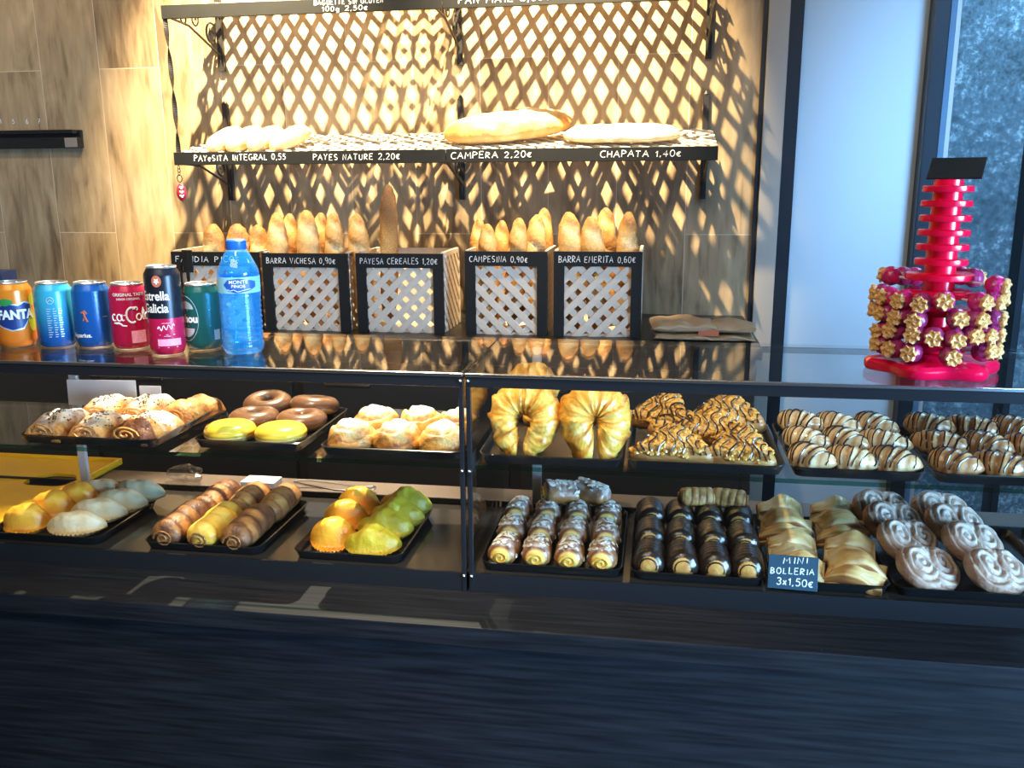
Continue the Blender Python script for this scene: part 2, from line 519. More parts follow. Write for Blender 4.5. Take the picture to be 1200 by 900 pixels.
M['slice'] = pastry('puff_slice_crust', [(0.84, 0.68, 0.40), (0.74, 0.48, 0.18), (0.46, 0.21, 0.06), (0.25, 0.09, 0.03)], 45, 0.9, 0.4, 0.8, 110, stretch=(.35, 1, 1), coat=0.15)
M['palmier'] = pastry('palmier_crust', [(0.62, 0.50, 0.42), (0.48, 0.30, 0.20), (0.26, 0.11, 0.06)], 70, 0.5, 0.5, 0.8, 110, dust=1)


# ------------------------------------------------------------------ mesh helper
class G:
    def __init__(s):
        s.v, s.f, s.b, s.d = [], [], [], []

    def vert(s, p, b=0.5, d=0.0):
        s.v.append(tuple(p))
        s.b.append(b)
        s.d.append(d)
        return len(s.v) - 1

    def box(s, x0, x1, y0, y1, z0, z1, mtx=None):
        i = len(s.v)
        for p in ((x0, y0, z0), (x1, y0, z0), (x1, y1, z0), (x0, y1, z0), (x0, y0, z1), (x1, y0, z1), (x1, y1, z1), (x0, y1, z1)):
            s.vert(mtx @ Vector(p) if mtx else p)
        for q in ((0, 3, 2, 1), (4, 5, 6, 7), (0, 1, 5, 4), (1, 2, 6, 5), (2, 3, 7, 6), (3, 0, 4, 7)):
            s.f.append(tuple(i + k for k in q))
        return s

    def rings(s, rings, closed=True, cap=True):
        """rings: lists of (point, bake, dust); joined into one skin"""
        idx = []
        for r in rings:
            idx.append([s.vert(*(q if isinstance(q, tuple) and not isinstance(q[0], (int, float)) else (q,))) for q in r])
        n = len(idx[0])
        for a, b in zip(idx, idx[1:]):
            for k in range(n if closed else n - 1):
                k2 = (k + 1) % n
                s.f.append((a[k], a[k2], b[k2], b[k]))
        if cap and closed:
            s.f.append(tuple(reversed(idx[0])))
            s.f.append(tuple(idx[-1]))
        return s

    def lathe(s, prof, n=32, c=(0, 0, 0), cap=True, a0=0.0, a1=2 * PI):
        full = abs(a1 - a0 - 2 * PI) < 1e-6
        m_ = n if full else n + 1
        rs = [[(Vector((c[0] + r * math.cos(a0 + (a1 - a0) * k / n), c[1] + r * math.sin(a0 + (a1 - a0) * k / n), c[2] + z)),) for k in range(m_)] for r, z in prof]
        return s.rings(rs, full, cap and full)

    def tube(s, path, r, n=6, closed=False, flat=1.0):
        P = [Vector(p) for p in path]
        k = len(P)
        up = Vector((0, 0, 1))
        rs = []
        prev = None
        for i in range(k):
            if closed:
                t = P[(i + 1) % k] - P[i - 1]
            else:
                t = P[min(i + 1, k - 1)] - P[max(i - 1, 0)]
            if t.length < 1e-9:
                t = Vector((1, 0, 0))
            t.normalize()
            a = prev if prev is not None else (up if abs(t.z) < 0.95 else Vector((1, 0, 0)))
            a = a - t * a.dot(t)
            if a.length < 1e-6:
                a = Vector((1, 0, 0)) - t * t.x
            a.normalize()
            prev = a
            b = t.cross(a)
            rr = r[i] if isinstance(r, (list, tuple)) else r
            rs.append([(P[i] + a * (rr * math.cos(2 * PI * j / n)) + b * (rr * flat * math.sin(2 * PI * j / n)),) for j in range(n)])
        if closed:
            rs.append(rs[0])
        return s.rings(rs, True, not closed)

    def ball(s, c, rx, ry=None, rz=None, nu=10, nv=8, mtx=None, bake=0.5):
        ry = ry or rx
        rz = rz or rx
        rs = []
        for i in range(nv + 1):
            t = -PI / 2 + PI * (0.02 + 0.96 * i / nv)
            row = []
            for k in range(nu):
                a = 2 * PI * k / nu
                p = Vector((rx * math.cos(t) * math.cos(a), ry * math.cos(t) * math.sin(a), rz * math.sin(t)))
                if mtx:
                    p = mtx @ p
                row.append((p + Vector(c), bake))
            rs.append(row)
        return s.rings(rs)

    def prism(s, poly, z0, z1, mtx=None):
        lo = [(mtx @ Vector((x, y, z0)) if mtx else Vector((x, y, z0)),) for x, y in poly]
        hi = [(mtx @ Vector((x, y, z1)) if mtx else Vector((x, y, z1)),) for x, y in poly]
        return s.rings([lo, hi])

    def build(s, name, mt, parent=None, smooth=True, bevel=0.0, angle=40):
        me = bpy.data.meshes.new(name)
        me.from_pydata(s.v, [], s.f)
        for nm, vals in (('bake', s.b), ('dust', s.d)):
            a = me.attributes.new(nm, 'FLOAT', 'POINT')
            a.data.foreach_set('value', vals)
        bm = bmesh.new()
        bm.from_mesh(me)
        bmesh.ops.recalc_face_normals(bm, faces=bm.faces)
        bm.to_mesh(me)
        bm.free()
        if smooth:
            me.polygons.foreach_set('use_smooth', [True] * len(me.polygons))
            if angle < 180:
                me.set_sharp_from_angle(angle=math.radians(angle))
        me.materials.append(mt)
        o = bpy.data.objects.new(name, me)
        COL.objects.link(o)
        if parent:
            o.parent = parent
        if bevel:
            bv = o.modifiers.new('edge', 'BEVEL')
            bv.width = bevel
            bv.segments = 2
            bv.limit_method = 'ANGLE'
        return o


def bx(*a):
    return G().box(*a)


def tag(o, label, cat, group=None, kind=None):
    o['label'] = label
    o['category'] = cat
    if group:
        o['group'] = group
    if kind:
        o['kind'] = kind
    return o


def thing(name, label, cat, loc=(0, 0, 0), rot=(0, 0, 0), group=None):
    o = bpy.data.objects.new(name, None)
    o.empty_display_size = 0.02
    o.location = loc
    o.rotation_euler = rot
    COL.objects.link(o)
    return tag(o, label, cat, group)


def struct(name, g, mt, bevel=0.0, smooth=False):
    o = g.build(name, mt, None, smooth, bevel)
    o['kind'] = 'structure'
    return o


def dup(root, loc, rot, label, scale=None, group=None):
    r = root.copy()
    COL.objects.link(r)
    r.location = loc
    r.rotation_euler = rot
    if scale:
        r.scale = scale if not isinstance(scale, (int, float)) else (scale,) * 3
    r['label'] = label
    if group:
        r['group'] = group
    for ch in list(root.children):
        c = ch.copy()
        COL.objects.link(c)
        c.parent = r
        for g in list(ch.children):
            d = g.copy()
            COL.objects.link(d)
            d.parent = c
    return r


class Stock:
    """the first call places the built original, later calls place copies of it"""
    def __init__(s, root, group=None):
        s.root, s.used, s.group = root, False, group

    def put(s, loc, rot, label, scale=None):
        if not s.used:
            s.used = True
            r = s.root
            r.location = loc
            r.rotation_euler = rot
            if scale:
                r.scale = scale if not isinstance(scale, (int, float)) else (scale,) * 3
            r['label'] = label
            if s.group:
                r['group'] = s.group
            return r
        return dup(s.root, loc, rot, label, scale, s.group)


def nz(p, s=30.0, o=0.0):
    return noise.noise(Vector((p[0] * s + o, p[1] * s + o * 1.7, p[2] * s - o)))


# ------------------------------------------------------------------ handwriting and printed text
def arc(cx, cy, rx, ry, a0, a1, n=8):
    return [(cx + rx * math.cos(math.radians(a0 + (a1 - a0) * i / n)), cy + ry * math.sin(math.radians(a0 + (a1 - a0) * i / n))) for i in range(n + 1)]


GLY = {
    'A': [[(0, 0), (.42, 1), (.8, 0)], [(.15, .38), (.68, .38)]],
    'B': [[(.05, 0), (.05, 1)] + arc(.05, .76, .55, .24, 90, -90, 5) + arc(.05, .26, .65, .26, 90, -90, 5)],
    'C': [arc(.45, .5, .42, .5, 55, 305, 9)],
    'D': [[(.05, 0), (.05, 1)] + arc(.05, .5, .7, .5, 90, -90, 7)],
    'E': [[(.65, 1), (.08, 1), (.05, 0), (.68, 0)], [(.06, .52), (.55, .52)]],
    'F': [[(.65, 1), (.08, 1), (.05, 0)], [(.06, .55), (.5, .55)]],
    'G': [arc(.45, .5, .42, .5, 60, 350, 9) + [(.5, .42)]],
    'H': [[(.05, 0), (.08, 1)], [(.65, 0), (.66, 1)], [(.06, .5), (.66, .5)]],
    'I': [[(.2, 0), (.22, 1)]],
    'L': [[(.1, 1), (.06, 0), (.62, .02)]],
    'M': [[(0, 0), (.12, 1), (.42, .4), (.74, 1), (.85, 0)]],
    'N': [[(.03, 0), (.08, 1), (.62, 0), (.68, 1)]],
    'O': [arc(.42, .5, .38, .5, 90, 450, 11)],
    'P': [[(.05, 0), (.05, 1)] + arc(.05, .74, .6, .26, 90, -90, 6)],
    'R': [[(.05, 0), (.05, 1)] + arc(.05, .74, .58, .26, 90, -90, 6) + [(.68, 0)]],
    'S': [arc(.35, .75, .28, .25, 40, 270, 6) + arc(.35, .25, .3, .25, 90, -140, 6)],
    'T': [[(0, 1), (.72, 1)], [(.36, 1), (.34, 0)]],
    'U': [[(.05, 1), (.05, .3)] + arc(.36, .3, .31, .3, 180, 360, 6) + [(.67, 1)]],
    'V': [[(0, 1), (.35, 0), (.72, 1)]],
    'X': [[(0, 1), (.65, 0)], [(.65, 1), (0, 0)]],
    'Y': [[(0, 1), (.35, .5), (.7, 1)], [(.35, .5), (.3, 0)]],
    'Z': [[(.05, 1), (.66, 1), (.03, 0), (.7, 0)]],
    'a': [arc(.3, .3, .26, .3, 20, 380, 8), [(.56, .6), (.58, .0)]],
    'e': [[(.06, .33), (.55, .36)] + arc(.3, .32, .26, .32, 10, 310, 8)],
    'i': [[(.15, 0), (.17, .6)], [(.18, .8), (.19, .86)]],
    'c': [arc(.3, .3, .26, .3, 45, 315, 7)],
    'o': [arc(.3, .3, .27, .3, 90, 450, 9)],
    's': [arc(.28, .45, .2, .15, 40, 270, 5) + arc(.28, .15, .22, .15, 90, -140, 5)],
    'r': [[(.08, 0), (.1, .6)], arc(.3, .38, .2, .22, 180, 60, 4)],
    'g': [arc(.3, .3, .25, .3, 20, 380, 8), [(.55, .6), (.55, -.2)] + arc(.32, -.2, .23, .15, 0, -150, 4)],
    '0': [arc(.34, .5, .3, .5, 90, 450, 10)],
    '1': [[(.05, .7), (.28, 1), (.26, 0)]],
    '2': [arc(.33, .72, .28, .28, 160, -30, 6) + [(.03, 0), (.68, .02)]],
    '3': [arc(.3, .76, .28, .24, 150, -90, 6) + arc(.3, .26, .32, .26, 90, -150, 6)],
    '4': [[(.45, 0), (.48, 1), (.02, .35), (.68, .36)]],
    '5': [[(.6, 1), (.15, 1), (.1, .58)] + arc(.3, .32, .32, .32, 110, -140, 7)],
    '6': [arc(.5, .5, .45, .5, 100, 190, 5) + arc(.34, .28, .28, .28, 180, 540, 8)],
    '7': [[(.02, 1), (.62, 1), (.22, 0)], [(.15, .5), (.55, .5)]],
    '9': [arc(.32, .72, .26, .27, 0, 360, 8) + [(.58, .7), (.45, 0)]],
    ',': [[(.15, .1), (.05, -.16)]],
    '.': [[(.12, 0), (.15, .06)]],
    'x': [[(.0, .6), (.42, 0)], [(.45, .62), (0, 0)]],
    '€': [arc(.42, .4, .34, .38, 50, 310, 8), [(-.02, .48), (.5, .48)], [(-.02, .33), (.45, .33)]],
}


def chalk_paths(text, h, wid=0.95, seed=1, slant=0.05):
    """polylines in x, z that write the text by hand; returns paths and width"""
    rn = random.Random(seed)
    x = 0.0
    out = []
    for ch in text:
        if ch == ' ':
            x += h * 0.6 * wid
            continue
        g = GLY[ch]
        k = h * (1 + rn.uniform(-.08, .08))
        dz = rn.uniform(-.05, .05) * h
        wmax = max(p[0] for s in g for p in s)
        for s in g:
            out.append([(x + (p[0] + p[1] * slant) * k * wid * .82, p[1] * k + dz) for p in s])
        x += (wmax * .82 + 0.26) * h * wid
    return out, x


def write_chalk(name, text, x0, z0, width, h, parent, y=-0.001, r=0.0011, seed=1, mt=None, tilt=0.0):
    paths, w = chalk_paths(text, h, 1.0, seed)
    k = width / w
    g = G()
    for p in paths:
        g.tube([(x0 + a * k, y, z0 + b + tilt * a * k) for a, b in p], r, 5, flat=0.5)
    return g.build(name, mt or M['chalk'], parent)


def text_shape(string, size, bold=0.0, shear=0.0):
    cu = bpy.data.curves.new('lettering_outline', 'FONT')
    cu.body = string
    cu.size = size
    cu.offset = bold
    cu.shear = shear
    cu.resolution_u = 4
    ob = bpy.data.objects.new('lettering_outline', cu)
    COL.objects.link(ob)
    dg = bpy.context.evaluated_depsgraph_get()
    me = bpy.data.meshes.new_from_object(ob.evaluated_get(dg))
    bpy.data.objects.remove(ob)
    bpy.data.curves.remove(cu)
    bm = bmesh.new()
    bm.from_mesh(me)
    bpy.data.meshes.remove(me)
    bmesh.ops.triangulate(bm, faces=bm.faces)
    bmesh.ops.subdivide_edges(bm, edges=[e for e in bm.edges if e.calc_length() > size * .12], cuts=2)
    bmesh.ops.triangulate(bm, faces=bm.faces)
    v = [(q.co.x, q.co.y) for q in bm.verts]
    bm.verts.index_update()
    f = [tuple(q.index for q in fc.verts) for fc in bm.faces]
    bm.free()
    return v, f


def wrap(g, v, f, r, ang, x0, z0, sx=1.0, sz=1.0):
    """lay a flat outline round a can of radius r; x runs to the reader's right"""
    i = len(g.v)
    for x, y in v:
        a = ang + (x0 + x * sx) / r
        g.vert((r * math.cos(a), r * math.sin(a), z0 + y * sz))
    for q in f:
        g.f.append(tuple(i + k for k in q))


def wrap_text(name, string, size, r, ang, x0, z0, mt, parent, bold=0.0, shear=0.0, sx=1.0, sz=1.0):
    v, f = text_shape(string, size, bold, shear)
    g = G()
    wrap(g, v, f, r, ang, x0, z0, sx, sz)
    return g.build(name, mt, parent, False)


def wrap_patch(name, poly, r, ang, mt, parent, z0=0.0):
    """a filled outline (x, z) laid round a can"""
    bm = bmesh.new()
    vs = [bm.verts.new((x, z, 0)) for x, z in poly]
    bm.faces.new(vs)
    bmesh.ops.triangulate(bm, faces=bm.faces)
    for _ in range(3):
        bmesh.ops.subdivide_edges(bm, edges=[e for e in bm.edges if e.calc_length() > 0.005], cuts=1)
        bmesh.ops.triangulate(bm, faces=bm.faces)
    bm.verts.index_update()
    v = [(q.co.x, q.co.y) for q in bm.verts]
    f = [tuple(q.index for q in fc.verts) for fc in bm.faces]
    bm.free()
    g = G()
    wrap(g, v, f, r, ang, 0, z0)
    return g.build(name, mt, parent, False)


def ell(cx, cz, rx, rz, n=20, a0=0, a1=360):
    return [(cx + rx * math.cos(math.radians(a0 + (a1 - a0) * i / n)), cz + rz * math.sin(math.radians(a0 + (a1 - a0) * i / n))) for i in range(n + (0 if a1 - a0 == 360 else 1))]


def wrap_strokes(name, paths, r, ang, rad, mt, parent):
    g = G()
    for p in paths:
        if isinstance(p, tuple):
            p, rr = p
        else:
            rr = rad
        g.tube([(r * math.cos(ang + x / r), r * math.sin(ang + x / r), z) for x, z in p], rr, 6, flat=0.9)
    return g.build(name, mt, parent)


# ------------------------------------------------------------------ the room
YW = 2.62
struct('floor', bx(-2.7, 3.4, -1.0, 3.9, -0.05, 0.0), M['tilefloor'])
struct('ceiling', bx(-2.7, 1.2, 0.4, 2.8, 3.05, 3.12), M['ceiling'])
struct('wall_back', bx(-2.7, 0.262, YW, YW + 0.1, 0, 3.05), M['wood'])
struct('wall_left', bx(-2.75, -2.65, 0.6, YW, 0, 3.05), M['wood'])
struct('trim_1', bx(0.262, 0.275, YW - 0.01, YW + 0.08, 0, 3.05), M['frame_dark'])
struct('trim_2', bx(0.275, 0.330, YW - 0.02, YW + 0.08, 0, 3.05), M['cream'], 0.002)
struct('trim_3', bx(0.330, 0.366, YW - 0.015, YW + 0.08, 0, 3.05), M['frame_dark'])
struct('wall_right', bx(0.366, 0.682, YW, YW + 0.1, 0, 3.05), M['white_wall'])
w1 = thing('window_1', 'tall dark framed window beside the white wall, stone outside', 'window')
w1['kind'] = 'structure'
g = G().box(0.682, 0.722, YW - 0.05, YW + 0.1, 0, 3.05)
g.box(1.25, 1.30, YW - 0.05, YW + 0.1, 0, 3.05).box(0.722, 1.25, YW - 0.05, YW + 0.1, 0.0, 0.14).box(0.722, 1.25, YW - 0.05, YW + 0.1, 2.95, 3.05)
g.build('window_frame', M['frame_dark'], w1, False, 0.003)
g = G().box(0.722, 0.742, YW - 0.03, YW + 0.08, 0.14, 2.95).box(0.722, 1.25, YW - 0.03, YW + 0.06, 0.14, 0.18)
g.build('window_sash', M['frame_blue'], w1, False, 0.002)
g = G().box(0.742, 0.756, YW - 0.02, YW + 0.06, 0.18, 2.95)
g.build('window_bead', M['grey_post'], w1, False, 0.002)
g = G().box(0.965, 0.985, YW - 0.02, YW + 0.05, 0.18, 2.95)
g.build('window_mullion', M['frame_dark'], w1, False, 0.002)
bx(0.756, 1.25, YW + 0.02, YW + 0.026, 0.18, 2.95).build('window_pane', M['window_glass'], w1, False)
o = struct('wall_outside', bx(0.3, 3.4, 3.80, 3.90, 0, 3.6), M['granite'])

# ------------------------------------------------------------------ counter
ct = thing('shop_counter', 'long black wood grain serving counter under the glass cases', 'counter', (-0.4, 1.3, 0))
CZ = 1.018
g = bx(-1.6, 1.75, -0.198, 0.300, CZ - 0.03, CZ)
g.build('counter_top', M['laminate'], ct, False, 0.002)
bx(-1.6, 1.75, -0.180, -0.150, 0.0, CZ - 0.03).build('front_panel', M['laminate'], ct, False)
bx(-1.6, 1.75, 0.205, 0.300, CZ, CZ + 0.026).build('rear_worktop', M['worktop'], ct, False, 0.003)

# back cabinet that carries the bread baskets
CABZ = 1.236
cb = thing('back_cabinet', 'dark cabinet along the wood wall carrying the bread baskets', 'cabinet', (-0.9, 2.36, 0))
bx(-1.7, 1.14, -0.24, 0.255, 0.0, CABZ - 0.03).build('cabinet_body', M['cabinet'], cb, False, 0.003)
bx(-1.72, 1.15, -0.26, 0.255, CABZ - 0.03, CABZ).build('cabinet_top', M['black_metal'], cb, False, 0.003)
for k in range(5):
    d = bx(-1.66 + k * 0.56, -1.66 + k * 0.56 + 0.53, -0.258, -0.241, 0.12, CABZ - 0.06).build('cabinet_door', M['cabinet'], cb, False, 0.002)
    bx(-1.66 + k * 0.56 + 0.06, -1.66 + k * 0.56 + 0.18, -0.268, -0.258, CABZ - 0.12, CABZ - 0.108).build('door_handle', M['steel'], d, False, 0.002)

# ------------------------------------------------------------------ glass display cases
YF, YB, ZT, ZB = 1.210, 1.500, 1.354, 1.018
ZFL, ZSH = 1.046, 1.212          # floor of the case, top of its glass shelf


def display_case(x0, x1, posts, label):
    t = thing('display_case', label, 'display case', ((x0 + x1) / 2, (YF + YB) / 2, ZB), group='glass pastry display cases')
    ox, oy, oz = (x0 + x1) / 2, (YF + YB) / 2, ZB

    def B(a, b, c, d, e, f, g=None):
        return (g or G()).box(a - ox, b - ox, c - oy, d - oy, e - oz, f - oz)
    B(x0, x1, YF + 0.004, YB, ZB, ZFL).build('base', M['floor_case'], t, False, 0.001)
    B(x0, x1, YF, YF + 0.004, ZB, ZFL + 0.002).build('front_sill', M['rail'], t, False)
    # top: glass sheet on a black rail, steel strip on the front edge
    g = B(x0, x1, YF - 0.001, YF + 0.012, ZT - 0.021, ZT - 0.005)
    B(x0, x1, YB - 0.010, YB, ZT - 0.014, ZT - 0.005, g)
    B(x0, x0 + 0.010, YF + 0.012, YB - 0.010, ZT - 0.014, ZT - 0.005, g)
    B(x1 - 0.010, x1, YF + 0.012, YB - 0.010, ZT - 0.014, ZT - 0.005, g)
    g.build('top_frame', M['rail'], t, False, 0.001)
    B(x0, x1, YF - 0.003, YF + 0.002, ZT - 0.0055, ZT - 0.0005).build('edge_strip', M['steel'], t, False, 0.001)
    B(x0, x1, YF + 0.002, YB, ZT - 0.0050, ZT).build('top_glass', M['glass'], t, False)
    B(x0 + 0.006, x1 - 0.006, YF + 0.001, YF + 0.005, ZFL + 0.002, ZT - 0.021).build('front_glass', M['glass'], t, False)
    for a in (x0 + 0.0015, x1 - 0.0055):
        B(a, a + 0.004, YF + 0.008, YB - 0.012, ZFL, ZT - 0.014).build('side_glass', M['glass'], t, False)
    # shelf sheet with a green cut edge
    sh = B(x0 + 0.008, x1 - 0.008, YF + 0.018, YB - 0.012, ZSH - 0.006, ZSH).build('glass_shelf', M['glass'], t, False)
    B(x0 + 0.008, x1 - 0.008, YF + 0.016, YF + 0.018, ZSH - 0.006, ZSH).build('shelf_edge', M['glass_edge'], sh, False)
    for a in (x0, x1 - 0.007):
        B(a, a + 0.007, YF - 0.001, YF + 0.007, ZB, ZT - 0.021).build('corner_post', M['rail'], t, False, 0.001)
        for z in (ZFL - 0.002, ZSH - 0.004, ZT - 0.012):
            s = -1 if a == x0 else 1
            G().ball((a + 0.0035 - ox, YF - 0.002 - oy, z - oz), 0.0028, None, None, 8, 6).build('clip', M['steel'], t)
    for px in posts:
        B(px - 0.008, px + 0.008, YB - 0.010, YB - 0.001, ZFL, ZT - 0.014).build('rear_post', M['grey_post'], t, False, 0.001)
    B(x0, x1, YB - 0.004, YB, ZFL, ZFL + 0.010).build('rear_rail', M['rail'], t, False)
    return t


display_case(-1.45, -0.2665, (-1.081,), 'two-tier glass case holding donuts and pasties, drink cans standing on it')
display_case(-0.2625, 1.02, (-0.198, 0.62), 'two-tier glass case holding croissants and palmiers, lollipop stand on it')


# ------------------------------------------------------------------ trays
def tray(x0, x1, y0, y1, z, label, h=0.014, rc=0.018):
    cx, cy = (x0 + x1) / 2, (y0 + y1) / 2

    def loop(ins, zz, r):
        hx, hy = (x1 - x0) / 2 - ins, (y1 - y0) / 2 - ins
        out = []
        for qx, qy, a in ((1, 1, 0), (-1, 1, 90), (-1, -1, 180), (1, -1, 270)):
            for k in range(6):
                t = math.radians(a + 18 * k)
                out.append((Vector((qx * (hx - r) + r * math.cos(t), qy * (hy - r) + r * math.sin(t), zz)),))
        return out
    o = G().rings([loop(0.007, 0.0, rc - .006), loop(0.001, h - 0.001, rc), loop(0, h, rc), loop(0.002, h + 0.001, rc - .001), loop(0.003, h, rc - .002), loop(0.009, 0.002, rc - .008)]).build('serving_tray', M['tray'])
    o.location = (cx, cy, z)
    return tag(o, label, 'tray', 'black trays in the cases')


ZT1 = ZSH + 0.003
tray(-1.005, -0.765, 1.232, 1.470, ZSH + .0005, 'black tray under the sugared puff pastries on the glass shelf')
tray(-0.712, -0.530, 1.245, 1.475, ZSH + .0005, 'black tray under the donuts on the glass shelf')
tray(-0.500, -0.277, 1.236, 1.475, ZSH + .0005, 'black tray under the sugar dusted swirl buns')
tray(-0.252, -0.040, 1.232, 1.475, ZSH + .0005, 'black tray under the big curved croissants')
tray(-0.034, 0.188, 1.232, 1.475, ZSH + .0005, 'black tray under the nut pastries with chocolate lines')
tray(0.194, 0.376, 1.232, 1.475, ZSH + .0005, 'black tray under the paler chocolate-striped mini croissants')
tray(0.384, 0.600, 1.232, 1.475, ZSH + .0005, 'black tray under the browner chocolate-striped mini croissants beneath the lollipop stand')
ZL = ZFL + .0005
tray(-1.080, -0.876, 1.222, 1.412, ZL, 'black tray under the pale and orange half-moon pasties')
tray(-0.800, -0.600, 1.222, 1.440, ZL, 'black tray under the long glazed rolls')
tray(-0.548, -0.372, 1.222, 1.440, ZL, 'black tray under the orange and olive green pasties')
tray(-0.250, -0.036, 1.222, 1.478, ZL, 'black tray under the almond topped mini rolls')
tray(-0.026, 0.168, 1.222, 1.478, ZL, 'black tray under the dark chocolate mini rolls')
tray(0.172, 0.340, 1.222, 1.478, ZL, 'black tray under the folded puff slices behind the price card')
tray(0.344, 0.580, 1.222, 1.478, ZL, 'black tray under the sugared heart-shaped palmiers')


# ------------------------------------------------------------------ baked goods builders (each builds ONE original)
def spindle(L, rx, rz, nu=28, nv=20, p=2.6, q=2.2, ridge=0, rdepth=0.05, twist=0.0, bend=0.0, flat=0.55, bump=0.05, bake=None, dust=None, seed=0.0, endbake=None):
    """a long loaf lying along x with its underside flattened at z = 0"""
    g = G()
    rs = []
    for i in range(nu + 1):
        u = -1 + 2 * i / nu
        t = (1 - min(1, abs(u)) ** p)
        k = max(0.04, t) ** (1 / q)
        row = []
        for j in range(nv):
            a = 2 * PI * j / nv
            sa, ca = math.sin(a), math.cos(a)
            rr = k
            ph = 0.0
            if ridge:
                ph = ((u * .5 + .5) * ridge + twist * a / (2 * PI)) % 1.0
                rr *= 1 - rdepth + rdepth * 2 * (1 - (2 * ph - 1) ** 2) ** .5
            y = rx * rr * ca
            z = rz * rr * sa
            if z < 0:
                z *= flat
            P = Vector((u * L / 2, y + bend * (u * u - .3), z))
            n_ = nz(P, 34, seed)
            P.y += ca * n_ * bump * rx
            P.z += sa * n_ * bump * rz * (1 if sa > 0 else .3)
            P.z += rz * flat
            bk = bake(u, a, ph) if bake else 0.5
            ds = dust(u, a, ph) if dust else 0.0
            row.append((P, bk, ds))
        rs.append(row)
    return g.rings(rs)


def baguette(name, label, cat, L, r, cuts, mt, seed, pale=0.25, group=None, crustdark=0.55):
    """baguette standing along its own z axis, base at 0, with slanting slashes on the front"""
    g = G()
    rs = []
    nu, nv = 40, 22
    for i in range(nu + 1):
        u = i / nu
        e = abs(2 * u - 1)
        k = max(.03, 1 - e ** 3.6) ** .5
        row = []
        for j in range(nv):
            a = 2 * PI * j / nv
            front = max(0, -math.sin(a))
            s = (u * cuts + .16 * math.cos(a) * cuts / 3) % 1.0
            slash = max(0, 1 - abs(s - .5) * 3.4) * front ** .8
            lip = max(0, 1 - abs(s - .83) * 7) * front
            rr = r * k * (1 - .16 * slash + .12 * lip)
            P = Vector((rr * math.cos(a), rr * .92 * math.sin(a), u * L))
            P += Vector((math.cos(a), math.sin(a), 0)) * (nz(P, 25, seed) * .12 + nz((P.x, P.y, P.z * .3), 60, seed) * .07) * r
            bk = crustdark - slash * (crustdark - .02) * .9 + lip * .28 + e ** 6 * .25
            row.append((P, bk, 0))
        rs.append(row)
    o = g.rings(rs).build(name, mt, None, True, 0, 180)
    return tag(o, label, cat, group)


def croissant_big(R0, r0, seed, span=150, segs=9, fat=1.0, tw=0.0, drop=1.35):
    """open crescent in the local xz plane (opening downwards), facing -y; the horns reach down and nearly meet"""
    g = G()
    rs = []
    nu, nv = 110, 26
    for i in range(nu + 1):
        u = -1 + 2 * i / nu
        th = math.radians(90 + u * span)
        w = (max(0.0, 1 - abs(u) ** 2.6)) ** .55
        w = .26 + .74 * w if abs(u) < .985 else .12
        row = []
        for j in range(nv):
            a = 2 * PI * j / nv
            s2 = ((abs(u) + .05 * math.cos(a) + .03 * math.sin(a)) * segs / 2 + tw * math.sin(a)) % 1.0
            step = 1 + .20 * (1 - s2) ** 1.5 - .08
            rr = r0 * w * step
            rad = R0 + rr * fat * math.cos(a)
            sz = math.sin(th)
            P = Vector((rad * math.cos(th) * (1 - .50 * abs(u) ** 3.5), rr * .98 * math.sin(a) - .010 * abs(u) ** 2, rad * sz * (drop if sz < 0 else 1)))
            P += P.normalized() * (nz(P, 40, seed) * .004 + nz(P, 110, seed) * .0016)
            edge = max(0, 1 - s2 * 4)
            bk = .24 + .42 * edge + .30 * max(0, math.cos(a)) ** 2 * (1 - .5 * s2) + .30 * nz(P, 55, seed + 3) + .12 * abs(u) ** 4 + .16 * math.sin(s2 * 20 + 9 * nz(P, 30, 1))
            row.append((P, bk, 0))
        rs.append(row)
    return g.rings(rs)


def mini_surface(L, r, segs=6, bend=0.014):
    def S(u, a, off=0.0):
        w = max(0.0, 1 - abs(u) ** 2.4) ** .65
        w = max(w, .10)
        s = ((u * .5 + .5) * segs + .12 * math.cos(a)) % 1.0
        rr = r * w * (1 + .13 * (1 - abs(2 * s - 1)) - .04) + off
        z = rr * math.sin(a)
        return Vector((u * L / 2, rr * math.cos(a) + bend * (u * u - .3), (z if z > 0 else z * .6) + r * .58)), s
    return S


def mini_croissant(label, L, r, mt, seed, group):
    S = mini_surface(L, r)
    t = thing('mini_croissant', label, 'croissant', group=group)
    g = G()
    rs = []
    for i in range(43):
        u = -1 + 2 * i / 42
        row = []
        for j in range(18):
            a = 2 * PI * j / 18
            P, s = S(u, a)
            P = P + Vector((0, math.cos(a), math.sin(a))) * nz(P, 50, seed) * .0018
            row.append((P, .30 + .38 * max(0, 1 - 4 * min(s, 1 - s)) + .2 * abs(u) ** 3 + .2 * nz(P, 45, seed + 5), 0))
        rs.append(row)
    g.rings(rs).build('crust', mt, t)
    d = G()
    rn = random.Random(seed)
    n = 8
    pts = []
    for k in range(n):
        u0 = -.82 + 1.64 * k / (n - 1)
        a0, a1 = (.12, PI - .12) if k % 2 == 0 else (PI - .12, .12)
        line = []
        for q in range(11):
            f_ = q / 10
            a = a0 + (a1 - a0) * f_
            P, s = S(u0 + .07 * math.sin(f_ * 5 + k) + rn.uniform(-.01, .01), a, .0006)
            line.append(P)
        d.tube(line, .0008 + rn.random() * .0007, 5)
    d.build('chocolate_drizzle', M['choc_line'], t)
    return t


